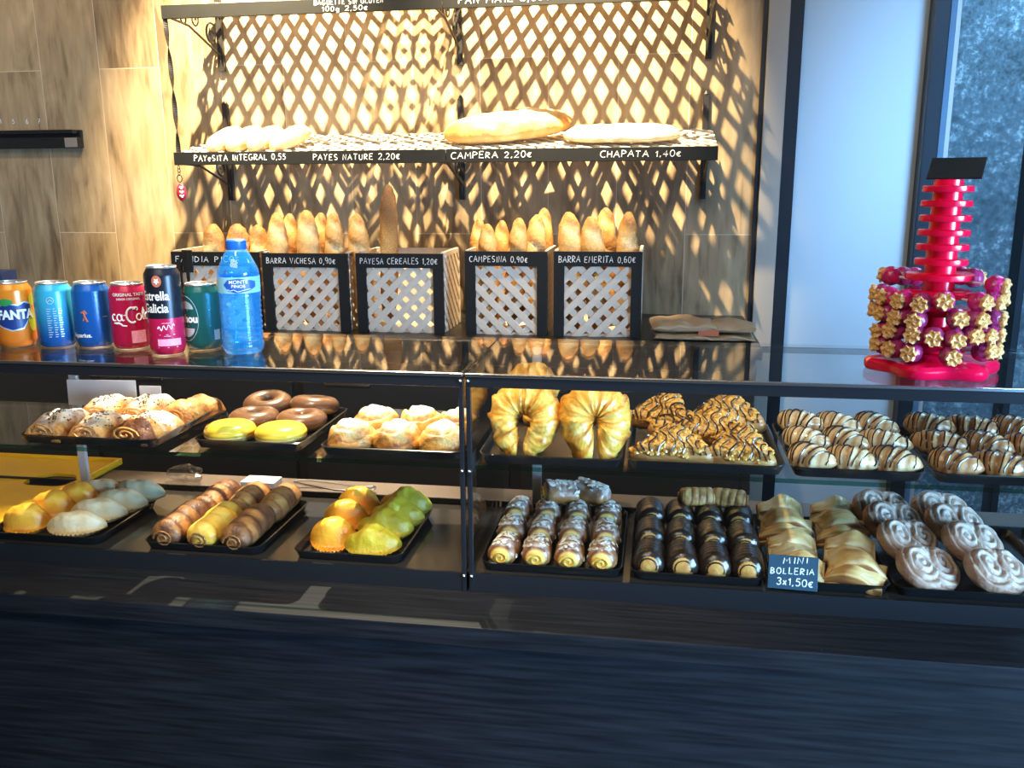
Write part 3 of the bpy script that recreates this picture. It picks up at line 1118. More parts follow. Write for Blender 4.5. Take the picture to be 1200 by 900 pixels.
def donut(name, label, icing, group):
    t = thing(name, label, 'donut', group=group)
    R, r = .0255, .0160

    def ring(off, a0, a1, n, zs, wob=0.0):
        rs = []
        for i in range(41):
            th = 2 * PI * i / 40
            row = []
            for j in range(n + 1):
                w_ = wob * math.sin(5 * th + 1) if j in (0, n) else 0
                a = a0 + (a1 - a0) * j / n + (w_ if j == 0 else -w_)
                rad = R + (r + off) * math.cos(a)
                z = (r + off) * zs * math.sin(a)
                bk = .12 + .55 * max(0, -math.sin(a)) - .25 * max(0, 1 - abs(math.sin(a)) * 4)
                row.append((Vector((rad * math.cos(th), rad * math.sin(th), z + r * zs)), bk, 0))
            rs.append(row)
        return rs
    G().rings(ring(0, 0, 2 * PI, 20, .88)[:], False, False).build('dough', M['dough'], t)
    g = G().rings(ring(.0012, -.25, PI + .25, 14, .90, .12), False, False)
    o = g.build('glaze', icing, t)
    return t


def swirl_bun(label, seed, group):
    R = .041
    g = G()
    rs = []
    for i in range(25):
        rho = i / 24
        row = []
        for j in range(40):
            th = 2 * PI * j / 40
            ph = (rho * 2.6 + th / (2 * PI)) % 1.0
            ridge = (1 - (2 * ph - 1) ** 2)
            z = .030 * max(0, 1 - rho ** 3.2) ** .6 + .0085 * ridge * (1 - .3 * rho) + .006 * (1 - rho)
            if i == 24:
                z = .004
            rad = R * (rho ** .85) * (1 + .05 * math.sin(3 * th + seed))
            P = Vector((rad * math.cos(th), rad * math.sin(th), z))
            P.z += nz(P, 45, seed) * .005
            bk = .42 + .45 * rho ** 2 - .35 * ridge + .35 * nz(P, 40, seed + 2) + (.25 if ph < .12 else 0)
            row.append((P, bk, max(0, 1.15 - 1.25 * rho) * (.7 + .6 * ridge)))
        rs.append(row)
    rs.append([(Vector((R * .8 * math.cos(2 * PI * j / 40), R * .8 * math.sin(2 * PI * j / 40), 0)), .6, 0) for j in range(40)])
    o = g.rings(rs).build('swirl_bun', M['bun'], None, True, 0, 180)
    return tag(o, label, 'bun', group)


def flakes(name, S, n, mt, parent, rn, size=.003, thick=.0006):
    """little thin flakes strewn over a surface; S() gives a point and its normal"""
    g = G()
    for _ in range(n):
        p, nrm = S(rn)
        q = nrm.to_track_quat('Z', 'X').to_matrix() @ Matrix.Rotation(rn.uniform(0, 6.3), 3, 'Z') @ Matrix.Rotation(rn.uniform(-.35, .35), 3, 'X')
        k = size * rn.uniform(.6, 1.3)
        poly = [(k * math.cos(a) * (1.35 if abs(a) < 1 else 1), k * .62 * math.sin(a)) for a in [2 * PI * i / 7 for i in range(7)]]
        lo = [(p + q @ Vector((x, y, 0)),) for x, y in poly]
        hi = [(p + q @ Vector((x * .9, y * .9, thick)),) for x, y in poly]
        g.rings([lo, hi])
    o = g.build(name, mt, parent, True)
    o['kind'] = 'stuff'
    return o


def puff_pastry(label, seed, lx, ly, group, dark_end=False, sprinkles=True, sugar=1.0):
    """a pillow of flaky dough with a rolled front end, sugar and chocolate shavings on top"""
    t = thing('sugared_puff_pastry', label, 'pastry', group=group)
    hz = .031

    def top(u, v):
        k = max(0, 1 - abs(u) ** 3.2) ** .55 * max(0, 1 - abs(v) ** 4.5) ** .5
        return hz * k * (1 + .10 * math.sin(v * 4 + seed)) + .004
    g = G()
    rs = []
    for i in range(25):
        v = -1 + 2 * i / 24
        row = []
        for j in range(25):
            u = -1 + 2 * j / 24
            z = top(u, v)
            P = Vector((u * lx / 2, v * ly / 2, z))
            P.z += (nz(P, 55, seed) * .0045 + nz(P, 26, seed + 9) * .007) * (1 if z > .01 else .2)
            bk = .36 + .60 * nz(P, 34, seed + 4) + .35 * abs(u) ** 4 + (.75 if dark_end and v < -.55 else 0) + (.18 if v < -.8 else 0)
            row.append((P, bk, sugar * max(0, 1.25 - .9 * abs(u) ** 2 - .6 * abs(v - .30)) if not (dark_end and v < -.4) else 0))
        rs.append(row)
    idx0 = len(g.v)
    g.rings(rs, False, False)
    rs2 = []
    under = [[(Vector((p[0][0], p[0][1], 0)), .7, 0) for p in (rs[0][0], rs[0][-1])], [(Vector((p[0][0], p[0][1], 0)), .7, 0) for p in (rs[-1][0], rs[-1][-1])]]
    ring_t = [r for r in rs[0]] + [r[-1] for r in rs[1:]] + [r for r in reversed(rs[-1][:-1])] + [r[0] for r in reversed(rs[1:-1])]
    ring_b = [(Vector((q[0].x * .97, q[0].y * .97, 0)), .75, 0) for q in ring_t]
    g.rings([ring_b, ring_t], True, False)
    g.build('crust', M['puff'], t)
    # the spiral of the roll showing at the front end
    sp = [(.40 * lx * (1 - k / 26) * math.cos(k * .55) * .85, -ly / 2 - .0005, .0165 + .0135 * (1 - k / 26) * math.sin(k * .55)) for k in range(25)]
    G().tube(sp, .0017, 5).build('rolled_end', M['puff'], t)
    if sprinkles:
        rn = random.Random(seed * 7 + 1)

        def S(r_):
            u, v = r_.gauss(0, .40), r_.gauss(-.05, .38)
            u, v = max(-.85, min(.85, u)), max(-.85, min(.85, v))
            e = .05
            n_ = Vector((-(top(u + e, v) - top(u - e, v)) / (e * lx), -(top(u, v + e) - top(u, v - e)) / (e * ly), 1)).normalized()
            P = Vector((u * lx / 2, v * ly / 2, top(u, v)))
            P.z += nz(P, 55, seed) * .0045 + nz(P, 26, seed + 9) * .007
            return P, n_
        flakes('chocolate_shavings', S, 80, M['shaving'], t, rn, .0017, .0009)
    return t


def empanada(label, L, W, H, mt, seed, group, name='half_moon_pasty', rough=1.0):
    """half-moon pasty: lens outline with pointed ends, the crimped rim along -y, dome behind it"""
    g = G()
    rs = []
    nu, nv = 48, 18
    for i in range(nu + 1):
        u = -1 + 2 * i / nu
        k = max(.02, 1 - abs(u) ** 2.2)
        yf = -W * .62 * k ** .75
        yb = W * .38 * k ** .8
        row = []
        for j in range(nv + 1):
            v = j / nv
            y = yf + (yb - yf) * v
            crimp = 0
            if v < .22:
                c = math.sin(u * 44)
                crimp = 1
                y += c * .0016 * k
                z = .0035 + .0012 * c * k + .003 * k
            else:
                q = (v - .22) / .78
                z = .006 + H * k ** .62 * max(0, 1 - abs(2 * q - 1) ** 2.6) ** .6
            P = Vector((u * L / 2, y, z))
            n_ = nz(P, 42, seed) * .005 + nz(P, 95, seed) * .002
            P.z += n_ * rough * (0 if crimp else 1) * k
            if v == 1:
                P.z = .002
            bk = .20 + .42 * nz(P, 48, seed + 2) + (.30 if crimp else 0) + .30 * abs(u) ** 5
            row.append((P, bk, 0))
        rs.append(row)
    g.rings(rs, False, False)
    fr = [r[0] for r in rs]
    lo = [(Vector((p[0].x * .98, p[0].y + .002, 0)), .6, 0) for p in fr]
    bk_ = [(Vector((r[-1][0].x * .98, r[-1][0].y - .001, 0)), .6, 0) for r in rs]
    g.rings([lo, fr], False, False)
    g.rings([[r[-1] for r in rs], bk_], False, False)
    g.rings([bk_, lo], False, False)
    o = g.build(name, mt, None, True, 0, 180)
    return tag(o, label, 'pasty', group)


def long_roll(label, L, r, mt, seed, group, turns=5, dk=.45):
    def bake(u, a, ph):
        return dk + .30 * (abs(ph - .5) > .40) + .45 * nz((u * .05, math.cos(a) * .02, math.sin(a) * .02 + seed), 50) + .15 * abs(u) ** 6 - (.35 if abs(u) > .985 else 0)
    t = thing('glazed_roll', label, 'roll', group=group)
    g = spindle(L, r, r * .95, 60, 24, 9, 2, turns, .028, 1.0, 0, .75, .07, bake, None, seed)
    g.build('crust', mt, t)
    for e in (-1, 1):
        sp = [(e * (L / 2 + .0004), r * .62 * (1 - k / 22) * math.cos(k * .6), r * .72 + r * .55 * (1 - k / 22) * math.sin(k * .6)) for k in range(20)]
        G().tube(sp, .0016, 5).build('rolled_end', M['roll_brown'], t)
    return t


def almond_roll(label, seed, group):
    t = thing('almond_mini_roll', label, 'roll', group=group)
    L, r = .066, .0225

    def bake(u, a, ph):
        return (.05 if u < -.93 else .55 + .15 * math.sin(a)) + (.2 if -.93 <= u < -.85 else 0)

    def dust(u, a, ph):
        return .55 * max(0, math.sin(a)) if u > -.85 else 0
    spindle(L, r, r * .98, 30, 22, 7, 2, 0, 0, 0, 0, .72, .06, bake, dust, seed).build('crust', M['mini_roll'], t)
    rn = random.Random(seed)

    def S(q):
        u = q.uniform(-.78, .8)
        a = q.gauss(PI / 2, .55)
        k = max(.04, 1 - abs(u) ** 7) ** .5
        n_ = Vector((u ** 5 * .5, math.cos(a), math.sin(a))).normalized()
        return Vector((u * L / 2, r * k * math.cos(a), r * .98 * k * math.sin(a) + r * .98 * .72)) + n_ * .0008, n_
    flakes('almond_flakes', S, 46, M['almond'], t, rn, .0038, .0007)
    sp = [(-L / 2 - .0004, r * .55 * (1 - k / 20) * math.cos(k * .6), r * .68 + r * .45 * (1 - k / 20) * math.sin(k * .6)) for k in range(18)]
    G().tube(sp, .0013, 5).build('rolled_end', M['roll_gold'], t)
    return t


def choc_roll(label, seed, group):
    t = thing('chocolate_mini_roll', label, 'roll', group=group)
    L, r = .078, .0220

    def bake(u, a, ph):
        return .30 + .25 * (abs(u) < .9)
    spindle(L, r, r, 30, 22, 8, 2, 0, 0, 0, 0, .72, .05, bake, None, seed).build('crust', M['mini_roll'], t)
    g = G()
    rs = []
    for i in range(25):
        u = -.965 + 1.90 * i / 24
        k = max(.04, 1 - abs(u) ** 8) ** .5
        row = []
        for j in range(17):
            a = -.45 + (PI + .9) * j / 16 + .10 * math.sin(u * 9 + j)
            off = .0016 + .0006 * math.sin(u * 22) if 0 < i < 24 else .0003
            z = (r * k + off) * math.sin(a)
            row.append((Vector((u * L / 2, (r * k + off) * math.cos(a), (z if z > 0 else z * .72) + r * .72)),))
        rs.append(row)
    g.rings(rs, False, False)
    g.build('chocolate_coat', M['dark_choc'], t)
    return t


def nut_pastry(label, seed, lx, ly, group, stripes=9):
    """flat rounded triangle of pastry, nut topping and chocolate lines"""
    t = thing('nut_pastry', label, 'pastry', group=group)

    def edge(th):
        d = .0
        k = 1 / max(math.cos((th - PI / 2 + PI / 3) % (2 * PI / 3) - PI / 3), .5)
        return min(k * .62, 1.0) * 1.02
    H = .022

    def hgt(rho):
        return H * max(0, 1 - rho ** 4) ** .5 + .003
    g = G()
    rs = []
    for i in range(15):
        rho = i / 14
        row = []
        for j in range(42):
            th = 2 * PI * j / 42
            R = edge(th) * rho
            P = Vector((R * math.cos(th) * lx * .55, R * math.sin(th) * ly * .62, hgt(rho)))
            P.z += nz(P, 50, seed) * .005 + nz(P, 24, seed) * .005
            row.append((P, .34 + .45 * rho ** 3 + .25 * nz(P, 40, seed + 1), 0))
        rs.append(row)
    rs.append([(Vector((p[0].x * .97, p[0].y * .97, 0)), .7, 0) for p in rs[-1]])
    g.rings(rs).build('crust', M['slice'], t)
    rn = random.Random(seed)
    g = G()
    for _ in range(150):
        th = rn.uniform(0, 2 * PI)
        rho = math.sqrt(rn.random()) * .93
        R = edge(th) * rho
        p = Vector((R * math.cos(th) * lx * .55, R * math.sin(th) * ly * .62, hgt(rho) + .001))
        p.z += nz(p, 24, seed) * .005
        k = rn.uniform(.0026, .0058)
        g.ball(p, k, k * rn.uniform(.6, 1), k * .6, 6, 4, Matrix.Rotation(rn.uniform(0, 3), 3, 'Z'))
    o = g.build('chopped_nuts', M['nut'], t)
    o['kind'] = 'stuff'
    g = G()
    for k in range(stripes):
        x = -lx * .42 + lx * .84 * k / (stripes - 1)
        line = []
        for q in range(12):
            y = (-.5 + q / 11) * ly * .86
            xx = x + .006 * math.sin(q * .9 + k)
            # where the line crosses the slab
            th = math.atan2(y / (ly * .62), xx / (lx * .55))
            rr = math.hypot(xx / (lx * .55), y / (ly * .62)) / edge(th)
            if rr < .97:
                line.append((xx, y, hgt(rr) + .0042 * (1 - rr ** 3) + .0012 + .002 + nz((xx, y, 0), 24, seed) * .005))
        if len(line) > 2:
            g.tube(line, rn.uniform(.0009, .0015), 5)
    g.build('chocolate_drizzle', M['choc_line'], t)
    return t


def puff_slice(label, seed, lx, ly, group, twisted=False):
    """folded puff slice: two flaps crossed over a flat base"""
    t = thing('folded_puff_slice', label, 'pastry', group=group)

    def slab(x0, x1, h0, h1, y0, y1, sk, sd):
        g = G()
        rs = []
        for i in range(17):
            u = i / 16
            row = []
            for j in range(18):
                a = 2 * PI * j / 18
                c, s = math.cos(a), math.sin(a)
                cx = (abs(c) ** .45) * (1 if c > 0 else -1)
                cs = (abs(s) ** .45) * (1 if s > 0 else -1)
                yy = (y0 + y1) / 2 + (y1 - y0) / 2 * cx
                h = h0 + (h1 - h0) * math.sin(PI * u)
                P = Vector((x0 + (x1 - x0) * u + sk * (yy - (y0 + y1) / 2), yy, (h / 2) * (1 + cs) + .006 * math.sin(PI * u) * (sd % 2)))
                P.z += nz(P, 45, seed + sd) * .005 + nz(P, 20, seed + sd) * .006
                P.y += nz(P, 30, seed + sd + 5) * .004
                bk = .18 + .35 * nz(P, 34, seed + sd) + .5 * (abs(cx) > .93) + .25 * (u < .05 or u > .95) + .2 * (math.sin(yy * 700) > .6)
                row.append((P, bk, 0))
            rs.append(row)
        return g.rings(rs)
    slab(-lx / 2, lx / 2, .013, .015, -ly / 2, ly / 2, .1, 0).build('base_layer', M['slice'], t)
    g = slab(-lx * .46, lx * .46, .016, .028, -ly * .10, ly * .46, -.35 if twisted else .15, 1)
    g.build('folded_flap', M['slice'], t)
    g = slab(-lx * .46, lx * .46, .014, .024, -ly * .48, ly * .02, .45 if twisted else -.1, 3)
    g.build('folded_flap', M['slice'], t)
    return t


def palmier(label, seed, group):
    """flat heart of coiled puff pastry lying in xy, lobes towards +y"""
    g = G()
    rs = []
    W = .046

    def rad(th):
        # heart outline: notch at +y, rounded point at -y
        s = math.sin(th)
        return W * (1.0 - .16 * max(0, s) ** 10 * 1.4 + .06 * (1 - s) * .5) * (1 - .05 * max(0, -s))
    n = 56
    for i in range(26):
        rho = i / 25
        row = []
        for j in range(n):
            th = 2 * PI * j / n
            R = rad(th) * rho
            x, y = R * math.cos(th), R * math.sin(th) * .82
            # two coils side by side
            cx = .019 if x > 0 else -.019
            dx, dy = abs(x) - .019, y - .004
            d = math.hypot(dx, dy * .8)
            ph = (d / .0085 + math.atan2(dy, dx) / (2 * PI)) % 1.0
            groove = abs(2 * ph - 1)
            seam = max(0, 1 - abs(x) / .003)
            z = .017 * max(0, 1 - rho ** 8) ** .5 - .0045 * (1 - groove) * (rho < .93) - .003 * seam
            P = Vector((x, y, z + (.002 if i < 25 else 0)))
            P.z += nz(P, 60, seed) * .003
            row.append((P, .25 + .45 * (groove < .25) + .5 * rho ** 5 + .25 * nz(P, 40, seed + 1), max(0, .62 * groove - .55 * rho ** 6)))
        rs.append(row)
    rs.append([(Vector((p[0].x * .95, p[0].y * .95, -.004)), .7, 0) for p in rs[-1]])
    o = g.rings(rs).build('palmier', M['palmier'], None, True, 0, 180)
    return tag(o, label, 'pastry', group)


RX = math.radians

# ---- glass shelf over the pasties: sugared puff pastries
zt = ZSH + .003
gp = 'sugared puff pastries with chocolate shavings'
P1 = Stock(puff_pastry('', 1, .074, .100, gp), gp)
P1.put((-.962, 1.288, zt), (0, 0, RX(-6)), 'sugared puff pastry at the front outer corner of its tray, under the orange can')
P2 = Stock(puff_pastry('', 2, .072, .100, gp), gp)
P2.put((-.888, 1.290, zt), (0, 0, RX(-3)), 'sugared puff pastry in the middle of the front row, under the blue cans')
P3 = Stock(puff_pastry('', 3, .078, .105, gp, True), gp)
P3.put((-.812, 1.292, zt), (0, 0, RX(-8)), 'puff pastry with a dark chocolate rolled end at the front of its tray')
P2.put((-.950, 1.402, zt), (0, 0, RX(4)), 'sugared puff pastry in the back row, in front of the white paper slip')
P1.put((-.874, 1.404, zt), (0, 0, RX(-4)), 'heavily sugared puff pastry in the middle of the back row')
P4 = Stock(puff_pastry('', 4, .062, .110, gp, False, False, .15), gp)
P4.put((-.796, 1.408, zt), (0, 0, RX(-6)), 'plain golden puff pastry without sugar, at the back beside the donuts')

# ---- donuts
gp = 'donuts on the glass shelf'
fd = thing('filled_donut', '', 'donut', group=gp)
G().lathe([(.004, .0), (.028, .0005), (.037, .004), (.0405, .010), (.0408, .0125), (.0400, .0140)], 36).build('dough', M['dough'], fd, True, 0, 180)
G().lathe([(.0395, .0128), (.0414, .0140), (.0408, .0185), (.0370, .0245), (.0300, .0280), (.0200, .0295), (.0080, .0297), (.0005, .0296)], 36).build('glaze', M['icing_yellow'], fd, True, 0, 180)
DY = Stock(fd, gp)
DC = Stock(donut('glazed_donut', '', M['icing_choc'], gp), gp)
zt = ZSH + .003
DY.put((-.668, 1.292, zt), (0, 0, .3), 'yellow glazed donut without a hole in the front row, beside the sugared puff pastries')
DY.put((-.582, 1.292, zt), (0, 0, 1.3), 'yellow glazed donut without a hole in the front row, beside the sugar dusted buns')
DC.put((-.664, 1.372, zt), (0, 0, .8), 'chocolate glazed donut in the middle row, on the puff pastry side')
DC.put((-.580, 1.372, zt), (0, 0, 2.0), 'chocolate glazed donut in the middle row, on the sugared bun side')
DC.put((-.666, 1.434, zt + .010), (RX(10), 0, .1), 'chocolate glazed donut in the back row, on the puff pastry side')
DC.put((-.582, 1.434, zt + .010), (RX(10), 0, 2.9), 'chocolate glazed donut in the back row, on the sugared bun side')

# ---- swirl buns
gp = 'sugar dusted swirl buns'
B1 = Stock(swirl_bun('', 1.0, gp), gp)
B2 = Stock(swirl_bun('', 2.3, gp), gp)
B1.put((-.462, 1.284, zt), (0, 0, 0), 'sugar dusted swirl bun at the front tray corner beside the donuts')
B2.put((-.388, 1.286, zt), (0, 0, 1), 'sugar dusted swirl bun in the middle of the front row')
B1.put((-.316, 1.288, zt), (0, 0, 2.2), 'sugar dusted swirl bun in the front row against the seam between the cases')
B2.put((-.450, 1.372, zt), (0, 0, 3), 'sugar dusted swirl bun in the second row, on the donut side')
B1.put((-.376, 1.376, zt), (0, 0, 4), 'sugar dusted swirl bun in the middle of the second row')
B2.put((-.318, 1.398, zt), (0, 0, 5), 'sugar dusted swirl bun in the second row against the seam', .85)

# ---- lower floor: half-moon pasties
zl = ZFL + .003
gp = 'half-moon pasties on the lower tray'
E1 = Stock(empanada('', .098, .054, .026, M['emp_pale'], 1, gp), gp)
E2 = Stock(empanada('', .080, .060, .036, M['emp_orange'], 2, gp), gp)
for (x, y, z, rz, st, lb) in (
    (-1.040, 1.262, .0, 12, E2, 'orange half-moon pasty at the front of the tray, beside the yellow board'),
    (-1.026, 1.312, .006, 10, E2, 'orange half-moon pasty second from the front, beside the yellow board'),
    (-1.006, 1.352, .008, 8, E2, 'orange half-moon pasty third from the front, beside the yellow board'),
    (-.985, 1.392, .010, 4, E1, 'pale half-moon pasty at the far end of the orange row'),
    (-.945, 1.258, .002, 14, E1, 'pale half-moon pasty with a crimped ridge, front of its row'),
    (-.935, 1.305, .008, 12, E1, 'pale half-moon pasty second from the front, beside the long rolls'),
    (-.922, 1.350, .010, 8, E1, 'pale half-moon pasty third from the front, beside the long rolls'),
    (-.912, 1.392, .014, 4, E1, 'pale half-moon pasty at the back corner of its tray')):
    st.put((x, y + .014, zl + z + .003), (RX(8), 0, RX(rz)), lb)

# ---- long rolls
gp = 'long glazed rolls on the lower tray'
R1 = Stock(long_roll('', .120, .027, M['roll_brown'], 1, gp, 4, .62), gp)
R2 = Stock(long_roll('', .120, .027, M['roll_gold'], 2, gp, 4, .25), gp)
R3 = Stock(long_roll('', .118, .026, M['roll_brown'], 3, gp, 4, .32), gp)
for (x, y, st, lb) in (
    (-.762, 1.285, R1, 'brown sugared roll at the front, on the pale pasty side'),
    (-.758, 1.395, R1, 'brown roll behind another, on the pale pasty side'),
    (-.702, 1.285, R2, 'bright golden roll in the middle of the three front rolls'),
    (-.700, 1.396, R3, 'light brown roll behind the bright golden one'),
    (-.644, 1.285, R1, 'dark chocolate swirl roll at the front, beside the orange pasties'),
    (-.642, 1.396, R3, 'light sandy roll at the back, beside the orange and olive pasties')):
    st.put((x, y, zl), (0, RX(-2), RX(90)), lb)

# ---- orange and olive pasties
gp = 'orange and olive green pasties'
E3 = Stock(empanada('', .078, .066, .036, M['emp_orange'], 5, gp), gp)
E4 = Stock(empanada('', .092, .060, .028, M['emp_green'], 6, gp, 'half_moon_pasty', 1.8), gp)
for (x, y, z, rz, st, lb) in (
    (-.500, 1.270, 0, 6, E3, 'orange pasty at the front of the tray shared with olive ones'),
    (-.502, 1.335, .006, 4, E3, 'orange pasty between two others on the tray shared with olive ones'),
    (-.500, 1.395, .008, 2, E3, 'orange pasty at the back of the tray shared with olive ones'),
    (-.430, 1.255, 0, 8, E4, 'olive green pasty at the front of its row'),
    (-.424, 1.305, .008, 8, E4, 'olive green pasty second from the front of its row'),
    (-.418, 1.352, .010, 6, E4, 'olive green pasty third from the front of its row'),
    (-.416, 1.400, .012, 4, E4, 'olive green pasty at the back of its row')):
    st.put((x, y + .016, zl + z + .004), (RX(10), 0, RX(rz)), lb)

# ---- big croissants
gp = 'big curved croissants'
zt = ZSH + .003


def big_croissant(label, g, loc, rot):
    o = g.build('croissant', M['croissant'], None, True, 0, 180)
    o.location = loc
    o.rotation_euler = rot
    return tag(o, label, 'croissant', gp)


big_croissant('big golden croissant curled into a ring with an open centre', croissant_big(.034, .0255, 1, 165, 11), (-.188, 1.278, zt + .054), (RX(-24), 0, RX(-4)))
big_croissant('big golden croissant with a broad ribbed middle and crossed tips, beside the nut pastries', croissant_big(.028, .0305, 2, 165, 12, 1.0, .3, 1.55), (-.083, 1.278, zt + .055), (RX(-24), 0, RX(8)))
big_croissant('big golden croissant half hidden by the seam between the cases', croissant_big(.032, .0245, 3, 150, 9), (-.197, 1.402, zt + .060), (RX(-20), 0, RX(-30)))

# ---- nut pastries
gp = 'nut pastries with chocolate lines'
N1 = Stock(nut_pastry('', 1, .125, .075, gp), gp)
N2 = Stock(nut_pastry('', 2, .105, .085, gp), gp)
for (x, y, z, rx, ry, rz, st, lb) in (
    (.030, 1.282, .012, -24, 0, 178, N1, 'long pale-fronted nut pastry at the front corner, beside the big croissants'),
    (.130, 1.284, .012, -26, 0, 172, N2, 'nut pastry at the front corner, beside the striped mini croissants'),
    (.085, 1.345, .024, -26, 4, 170, N1, 'nut pastry lying across the middle of its tray'),
    (.020, 1.405, .032, -28, 0, 160, N2, 'nut pastry at the back corner, beside the big croissants'),
    (.050, 1.352, .018, 18, -6, 20, N2, 'nut pastry tucked under the middle of its pile'),
    (.115, 1.400, .034, -28, 0, 175, N1, 'nut pastry at the back of its tray, beside the mini croissants')):
    st.put((x, y, zt + z), (RX(rx), RX(ry), RX(rz)), lb)

# ---- chocolate striped mini croissants, two trays
gp = 'paler chocolate-striped mini croissants'
C1 = Stock(mini_croissant('', .082, .0215, M['mini_croissant'], 1, gp), gp)
C2 = Stock(mini_croissant('', .080, .0225, M['mini_croissant'], 2, gp), gp)
rows = ('front', 'middle', 'back')
cols = ('nut pastry side', 'middle column', 'lollipop stand side')
for c in range(3):
    for r in range(3):
        x = .225 + c * .056 + r * .003
        y = 1.275 + r * .072
        (C1 if (r + c) % 2 else C2).put((x, y, zt + .006 * r), (RX(6), 0, RX(-52 + 10 * ((r + 2 * c) % 3))), 'pale striped mini croissant in the %s row, %s' % (rows[r], cols[c]))
gp = 'browner chocolate-striped mini croissants'
M['mini_brown'] = pastry('brown_mini_croissant_crust', [(0.66, 0.44, 0.22), (0.56, 0.30, 0.12), (0.38, 0.16, 0.06), (0.2, 0.07, 0.03)], 45, 0.5, 0.3, 0.4, 80, coat=0.4)
C3 = Stock(mini_croissant('', .086, .0220, M['mini_brown'], 3, gp), gp)
C4 = Stock(mini_croissant('', .080, .0230, M['mini_brown'], 4, gp), gp)
cols = ('pale croissant side', 'middle column', 'window side')
for c in range(3):
    for r in range(3):
        x = .418 + c * .062 + r * .002
        y = 1.275 + r * .072
        (C3 if (r + c) % 2 else C4).put((x, y, zt + .007 * r), (RX(6), 0, RX(-48 + 12 * ((2 * r + c) % 3))), 'brown striped mini croissant in the %s row, %s' % (rows[r], cols[c]))

# ---- almond rolls
gp = 'almond topped mini rolls'
A1 = Stock(almond_roll('', 1, gp), gp)
A2 = Stock(almond_roll('', 2, gp), gp)
pos = ('first from the seam', 'second from the seam', 'third from the seam', 'fourth from the seam')
for c in range(4):
    for r in range(3):
        A = A1 if (c + r) % 2 else A2
        A.put((-.217 + c * .050, 1.262 + r * .070, zl + .004 * r), (0, RX(3), RX(90 + (c * 7 + r * 5) % 9 - 4)), 'almond topped mini roll in the %s row, %s' % (rows[r], pos[c]))
A1.put((-.150, 1.430, zl + .036), (RX(4), RX(8), RX(20)), 'almond topped mini roll lying on top of the back row, paler one')
A2.put((-.100, 1.436, zl + .035), (RX(-4), RX(8), RX(-24)), 'almond topped mini roll lying on top of the back row, darker one')

# ---- chocolate rolls
gp = 'dark chocolate mini rolls'
K1 = Stock(choc_roll('', 1, gp), gp)
K2 = Stock(choc_roll('', 2, gp), gp)
pos = ('first from the almond rolls', 'second from the almond rolls', 'third from the almond rolls', 'fourth from the almond rolls')
for c in range(4):
    for r in range(3):
        K = K1 if (c + r) % 2 else K2
        K.put((.003 + c * .0475, 1.266 + r * .079, zl + .004 * r), (0, RX(3), RX(90 + (c * 5 + r * 3) % 7 - 3)), 'dark chocolate mini roll in the %s row, %s' % (rows[r], pos[c]))
gp2 = 'caramel brown rolls on the chocolate tray'
K3 = Stock(long_roll('', .060, .019, M['roll_brown'], 8, gp2, 5, .2), gp2)
K3.put((.078, 1.440, zl + .038), (0, 0, RX(8)), 'caramel brown ridged roll on top of the chocolate rolls, almond side')
K3.put((.130, 1.446, zl + .036), (0, 0, RX(-10)), 'caramel brown ridged roll on top of the chocolate rolls, puff slice side')

# ---- puff slices
gp = 'folded puff slices'
S1 = Stock(puff_slice('', 1, .072, .056, gp), gp)
S2 = Stock(puff_slice('', 2, .078, .062, gp, True), gp)
for (x, y, z, rx, rz, st, lb) in (
    (.218, 1.262, .000, 12, -4, S1, 'folded puff slice at the front, half behind the price card'),
    (.216, 1.322, .010, 16, 4, S1, 'folded puff slice second from the front, behind the price card'),
    (.214, 1.378, .018, 18, -3, S2, 'folded puff slice third from the front, chocolate roll side'),
    (.212, 1.434, .024, 18, 6, S1, 'folded puff slice at the back, chocolate roll side'),
    (.298, 1.262, .002, 14, -14, S2, 'twisted puff slice at the front, beside the palmiers'),
    (.300, 1.322, .012, 18, -4, S1, 'folded puff slice second from the front, palmier side'),
    (.298, 1.378, .020, 18, 2, S2, 'folded puff slice third from the front, palmier side'),
    (.296, 1.434, .026, 20, -4, S1, 'folded puff slice at the back, palmier side')):
    st.put((x, y, zl + z), (RX(rx), 0, RX(rz)), lb)

# ---- palmiers
gp = 'sugared heart-shaped palmiers'
H1 = Stock(palmier('', 1, gp), gp)
H2 = Stock(palmier('', 2, gp), gp)
for (x, y, z, rx, ry, rz, st, lb) in (
    (.395, 1.268, .022, 36, 10, 28, H1, 'large palmier at the front, leaning beside the twisted puff slice'),
    (.385, 1.340, .034, 38, 10, 24, H2, 'palmier second from the front, puff slice side'),
    (.378, 1.398, .040, 40, 10, 20, H1, 'palmier third from the front, puff slice side'),
    (.372, 1.446, .042, 42, 10, 18, H2, 'palmier at the back, puff slice side'),
    (.485, 1.268, .024, 36, 10, 30, H2, 'large palmier at the front, window side'),
    (.476, 1.340, .036, 38, 10, 26, H1, 'palmier second from the front, window side'),
    (.468, 1.398, .042, 40, 10, 22, H2, 'palmier third from the front, window side'),
    (.462, 1.446, .044, 42, 10, 18, H1, 'palmier at the back, window side')):
    st.put((x, y, zl + z), (RX(rx), RX(ry), RX(rz)), lb, 1.08)

